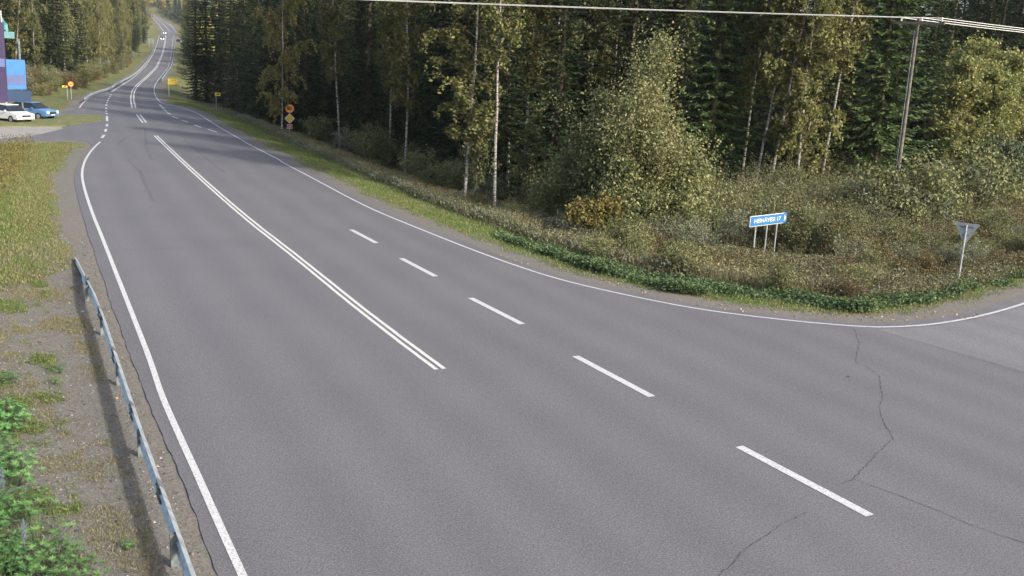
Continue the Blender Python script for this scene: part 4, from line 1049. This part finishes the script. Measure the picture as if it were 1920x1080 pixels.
MB().prism([(W_/2-.22, top-H_+.002), (W_/2+.02, top-H_+.002), (W_/2+.02, top-.002), (W_/2-.22, top-.002), (W_/2-.012, top-H_/2)], -.037, -.0305).build('blue_tip', MBLU, pl)
me_ = textmesh('HEINÄVESI 17', .25, MWS, 'lettering', .002, .003)
xs = [v.co.x for v in me_.vertices]; k = (W_-.75)/(max(xs)-min(xs))
for v in me_.vertices: v.co.x *= k
child('lettering', me_, pl, (-.09, -.040, top-H_/2-.005))

# guardrails
def guardrail(name, ground, hgt, label, posts, side=.1, end_down=None):
    """ground: path under the beam, posts: ground points"""
    e = empty(name, tuple(ground[0]), 0, label, 'guardrail'); o0 = np.array(ground[0])
    pth = resample(np.array(ground), 1.0)-o0
    pth[:, 2] += hgt
    if end_down: n_ = len(pth); k = np.clip((np.arange(n_)-(n_-end_down))/end_down, 0, 1); pth[:, 2] -= k*(hgt-.05)
    hb = .155
    prof_ = [(.0, hb), (.035, hb*.8), (.07, hb*.5), (.035, hb*.2), (.0, 0), (.035, -hb*.2), (.07, -hb*.5), (.035, -hb*.8), (0, -hb)]
    prof_ = [(a*side/abs(side), b-hb) for a, b in prof_]; back = [(a-.012*side/abs(side), b) for a, b in prof_[::-1]]
    MB().sweep(pth, prof_+back).build('beam', MGALV, e)
    return e, o0
near_top = [(140,485),(163,532),(191,592),(217,672),(259,800),(300,915),(345,1040),(372,1115)]
npz = [G(140, 487), *[G(x, y, .5) for x, y in near_top[2:]]]
for q_ in npz: q_[2] = 0
nr = np.array(npz)[::-1]; nr = np.vstack([nr[0]+unit(nr[0]-nr[1])*12, nr])
posts_px = [(163,566),(192.5,630),(223,725),(264,858),(327,1065)]
e, o0 = guardrail('guardrail', nr, .53, 'near galvanised guardrail with sunken end along the left road edge', None, -.1, end_down=8)
pp = [G(x, y, -.04) for x, y in posts_px]; pp.append(pp[-1]*2-pp[-2])
dirn = unit((pp[-1]-pp[1])[:2])
for i, q_ in enumerate(pp):
    a = math.atan2(dirn[1], dirn[0])
    # distance from the beam
    hgt = .5 if i else .42
    b = MB(); c_ = q_-o0
    for s_2 in (-1, 1): b.box((c_[0]-math.sin(a)*0+math.cos(a)*.035*s_2, c_[1]+math.sin(a)*.035*s_2, hgt/2-.15), (.012, .10, hgt+.3), a)
    b.box((c_[0]+math.sin(a)*.045, c_[1]-math.cos(a)*.045, hgt/2-.15), (.07, .010, hgt+.3), a)
    po = b.build('post', MPOST, e)
# find how far posts sit from the beam and bridge with brackets
bp = resample(nr, .05)
for q_ in pp:
    j = np.argmin(np.hypot(bp[:, 0]-q_[0], bp[:, 1]-q_[1])); m_ = (bp[j]+q_)/2-o0; v_ = bp[j]-q_; L_ = float(np.hypot(v_[0], v_[1]))
    if L_ > .02: MB().box((m_[0], m_[1], .40), (L_, .07, .09), math.atan2(v_[1], v_[0])).build('bracket', MPOST, e)
for i in range(2, len(nr)*0+9):
    s_ = i*3.9; k_ = int(s_/.05)
    if k_ >= len(bp)-60: break
    c_ = bp[k_]-o0; d_ = unit((bp[k_+5]-bp[k_-5])[:2]); a = math.atan2(d_[1], d_[0]); nn = np.array([-d_[1], d_[0]])
    b = MB(); pr = [(-.0-.004, .0), (-.039, -.031), (-.074, -.078), (-.039, -.124), (-.004, -.155)]
    seg = np.array([[c_[0]+d_[0]*t, c_[1]+d_[1]*t, .532] for t in (-.16, 0, .16)])
    b.sweep(seg, pr+[(x+.010, z) for x, z in pr[::-1]])
    b.sweep(seg, [(.004, .004), (.004, -.31), (.016, -.31), (.016, .004)])
    for t in (-.1, .1):
        for z in (-.07, -.24): b.box((c_[0]+d_[0]*t+nn[0]*.026, c_[1]+d_[1]*t+nn[1]*.026, .532+z), (.03, .02, .03), a)
    b.build('splice', MPOST, e)
def far_rail(pxs, label, side):
    g_ = np.array([G(x, y, .65) for x, y in pxs]); g_[:, 2] = base(g_[:, 1]); g_ = smooth(g_, 1)[::-1]
    e, o0 = guardrail('guardrail', g_, .68, label, None, side)
    for q_ in resample(g_, 5.5)[:60]:
        c_ = q_-o0; MB().box((c_[0]+(-.06 if side > 0 else .06), c_[1], c_[2]+.22), (.07, .10, .85)).build('post', MPOST, e)
far_rail([(157,184),(175,172.5),(205,165),(220,155),(250,140),(265,127),(277,112),(285,98),(288,91)], 'long guardrail curving along the left edge of the distant road', .1)
far_rail([(327,88),(325,104),(322,122),(311,137),(303,148)], 'short guardrail on the right edge of the distant curve', -.1)

# power pole and wires
MWOOD = paint('weathered_wood', (.15, .135, .12), .9, 0, .2, 4); MWIRE = paint('bare_wire', (.62, .63, .6), .35, .3, .05); MINS = paint('insulator', (.6, .58, .52), .3)
pp_ = PD(1707, 53); hp_ = 0
s53 = F/(53*math.cos(PITCH)+.5)
ytop = 2.95+CAMH
e = empty('power_pole', tuple(pp_), 0, 'weathered wooden power pole with crossarm rising from the thicket', 'power pole')
H_ = ytop-pp_[2]
MB().tube([(0, 0, -.8), (0, 0, H_*.5), (0, 0, H_+.12)], [.10, .088, .072], 12).build('pole', MWOOD, e)
MB().tube([(-.17, -.05, -.3), (-.14, -.05, H_-.5)], .022, 6).build('cable_conduit', MPOST, e)
az = math.radians(-38); ax = np.array([math.cos(az), math.sin(az)])
MB().box((0, -.12, H_-.12), (2.5, .1, .12), az).build('crossarm', MWOOD, e)
MB().tube([(-.75*ax[0], -.75*ax[1]-.1, H_-.15), (0, -.12, H_-.75), (.75*ax[0], .75*ax[1]-.1, H_-.15)], .018, 6).build('brace', MPOST, e)
ins = []
for t in (-.9, 0.12, 1.1):
    c_ = np.array([ax[0]*t, ax[1]*t-.12, H_-.02]); ins.append(c_+pp_+np.array([0, 0, .16]))
    MB().tube([c_, c_+[0, 0, .07], c_+[0, 0, .075], c_+[0, 0, .13], c_+[0, 0, .135], c_+[0, 0, .2]], [.05, .055, .035, .035, .055, .03], 10).build('insulator', MINS, e)
endL = [np.array([-32, 55.5, CAMH+2.62])+(ins[k]-ins[1]) for k in range(3)]; endR = [np.array([38, 57.5, CAMH+2.5])+(ins[k]-ins[1]) for k in range(3)]
for k in range(3):
    pts = []
    for t in np.linspace(0, 1, 28):
        q_ = endL[k]*(1-t)+ins[k]*t; q_ = q_.copy(); q_[2] -= .30*4*t*(1-t)*.5; pts.append(q_)
    for t in np.linspace(0, 1, 14)[1:]:
        q_ = ins[k]*(1-t)+endR[k]*t; q_ = q_.copy(); q_[2] -= .1*4*t*(1-t); pts.append(q_)
    o = MB().tube(pts, .018, 6).build('power_line', MWIRE)
    tag(o, ['pale overhead wire crossing the top, the one at the left end of the crossarm', 'pale overhead wire crossing the top, the one above the pole itself', 'pale overhead wire crossing the top, the one at the right end of the crossarm'][k], 'wire', 'overhead wires')

# oncoming cars
MGLASS = paint('car_glass', (.02, .025, .03), .1, 0, .05); MTYRE = paint('tyre', (.02, .02, .02), .9); MRIM = paint('rim', (.4, .4, .42), .4, .6)
ml = NT('headlight_on'); ml.col((1, 1, .95), .3); ml.p.inputs['Emission Color'].default_value = (1, 1, .95, 1); ml.p.inputs['Emission Strength'].default_value = 9; MHL = ml.m
ml = NT('headlight_off'); ml.col((.6, .6, .6), .2); MHO = ml.m
def car(loc, rz, colr, label, group=None, lit=True, slope=0):
    e = empty('parked_car' if not lit else 'car', tuple(loc), rz, label, 'car', group); e.rotation_euler[0] = slope
    mp_ = paint('car_paint', colr, .3, .2, .04)
    # profile in YZ, front at -Y
    lower = [(-2.15, .3), (-2.2, .55), (-2.1, .78), (-1.2, .95), (2.0, .98), (2.2, .8), (2.2, .3)]
    cab = [(-1.2, .95), (-.5, 1.42), (1.1, 1.46), (1.95, .98)]
    def ex(profile, w0, w1):
        n_ = len(profile); zmin = min(z for _, z in profile); zmax = max(z for _, z in profile)
        wf = lambda z: w0+(w1-w0)*(z-zmin)/(zmax-zmin)
        V_ = [(-wf(z), y, z) for y, z in profile]+[(wf(z), y, z) for y, z in profile]
        return V_, [tuple(range(n_-1, -1, -1)), tuple(range(n_, 2*n_))]+[(i, (i+1) % n_, (i+1) % n_+n_, i+n_) for i in range(n_)]
    b = MB(); b.add(*ex(lower, .86, .84)); bo = b.build('body', mp_, e)
    md = bo.modifiers.new('b', 'BEVEL'); md.width = .06; md.segments = 2
    b = MB(); b.add(*ex(cab, .80, .62)); b.build('windows', MGLASS, e)
    b = MB(); b.add(*ex([(-.5, 1.425), (-.45, 1.47), (1.05, 1.5), (1.15, 1.465)], .63, .6)); b.build('roof', mp_, e)
    for sx in (-1, 1):
        for y in (-1.35, 1.35):
            c_ = Vector((sx*.78, y, .31)); wv = MB().tube([(sx*.68, y, .31), (sx*.88, y, .31)], .32, 16).build('wheel', MTYRE, e)
            MB().tube([(sx*.885, y, .31), (sx*.895, y, .31)], .19, 12).build('rim', MRIM, wv)
        MB().prism(at(disc(.15, 12), sx*.62, .68), -2.235, -2.15).build('headlight', MHL if lit else MHO, e)
        MB().box((sx*.92, -.75, 1.0), (.16, .1, .12)).build('mirror', mp_, e)
    MB().box((0, -2.21, .45), (.5, .02, .11)).build('number_plate', MWS, e)
    MB().box((0, -2.2, .62), (.8, .05, .14)).build('grille', MBLK, e)
    return e
pa = G(304.5, 74.5); pb_ = G(308.5, 63.8)
hd_ = math.atan2(pa[0], pa[1])*-1
sl_ = math.atan((base(560)-base(500))/60)
car(pa, hd_, (.02, .022, .03), 'dark car with lit headlights, nearer of the two oncoming on the far hill', None, True, sl_)
car(pb_, hd_, (.09, .095, .1), 'grey car with lit headlights following behind on the far hill', None, True, sl_)
pq = G(337, 78); car((pq[0], pq[1], float(terr(pq[0], pq[1]))+.1), hd_+.5, (.08, .1, .22), 'blue car parked beside the far crest of the road', None, False, sl_)
# backs of a large road board left of the far road
p = G(283.5, 88); p[2] = terr(p[0], p[1]); s = F/(p[1]*math.cos(PITCH)+1.6)
e = empty('road_board', tuple(p), face(p)+.2, 'large grey back of a road board on two posts left of the far hill', 'road sign')
for x in (-.9, .9): MB().tube([(x, 0, -.5), (x, 0, 3.4)], .06, 8).build('post', MGALV, e)
MB().prism([(-1.5, 1.6), (1.5, 1.6), (1.5, 4.0), (-1.5, 4.0)], .06, .1).build('board', paint('weathered_board', (.1, .12, .11)), e)

# service station corner at the left edge: pylon, flagpole, parked cars
p = G(24, 226); s = F/(p[1]*math.cos(PITCH)+1.6)
e = empty('price_pylon', tuple(p), face(p)+.12, 'tall dark blue and purple station pylon with bright blue panel', 'pylon')
def pan(x0, x1, y0, y1, c, name, d=0, rough=.35):     # pixels relative to (24,226), up positive
    return MB().prism([(x0/s, y0/s), (x1/s, y0/s), (x1/s, y1/s), (x0/s, y1/s)], -.14-d, .14).build(name, paint(name, c, rough, 0, .05, 2), e)
pan(-34, -6, 34, 178, (.03, .022, .07), 'mast_board'); pan(-6, 26, 58, 112, (.045, .17, .42), 'blue_panel', .02)
pan(-6, 11, 150, 162, (.1, .22, .24), 'teal_panel', .01); pan(-34, -8, 98, 113, (.08, .12, .27), 'slate_panel', .03)
pan(-6, 24, 66, 84, (.09, .12, .25), 'grey_blue_panel', .04); pan(-6, 34, 36, 56, (.02, .045, .1), 'navy_panel', .01)
for x in (-28, 18): MB().tube([(x/s, 0, -.2), (x/s, 0, 150/s)], .09, 10).build('post', MPOST, e)
p = PD(4, 92)
e = empty('flagpole', tuple(p), 0, 'white flagpole with a small teal flag at the upper left corner', 'flagpole')
zf = CAMH+(62-20)*92/1978-p[2]
MB().tube([(0, 0, -.2), (0, 0, zf)], [.09, .05], 10).tube([(0, 0, zf), (0, 0, zf+.08)], [.07, .03], 10).build('pole', MWS, e)
fl = MB(); nx, nz_ = 8, 5
Vf = [(i/nx*.62, .06*math.sin(i*.9+j*.4), zf-.45-j*.2-i*.09) for j in range(nz_) for i in range(nx)]; 
fl.add(Vf, [(j*nx+i, j*nx+i+1, (j+1)*nx+i+1, (j+1)*nx+i) for j in range(nz_-1) for i in range(nx-1)]).build('flag', paint('flag_teal', (.12, .34, .33), .8), e)
p = G(60, 222); car(p, 1.35, (.10, .22, .42), 'blue car parked at the service station left of the junction', None, False)
p = G(18, 228); car(p, 1.1, (.7, .7, .7), 'white car parked under the station pylon at the left edge', None, False)

# ------------------------------------------------------------------ autumn air
hz = bpy.data.materials.new('haze'); hz.use_nodes = True; t_ = hz.node_tree; t_.nodes.remove(t_.nodes['Principled BSDF'])
pv = t_.nodes.new('ShaderNodeVolumePrincipled'); pv.inputs['Color'].default_value = (.86, .9, .95, 1); pv.inputs['Density'].default_value = .00008
t_.links.new(pv.outputs[0], t_.nodes['Material Output'].inputs['Volume'])
hb_ = MB().box((0, 800, 52), (3000, 1900, 110)).build('haze', hz); tag(hb_, 'thin pale autumn haze over the valley', 'haze', None, 'stuff')
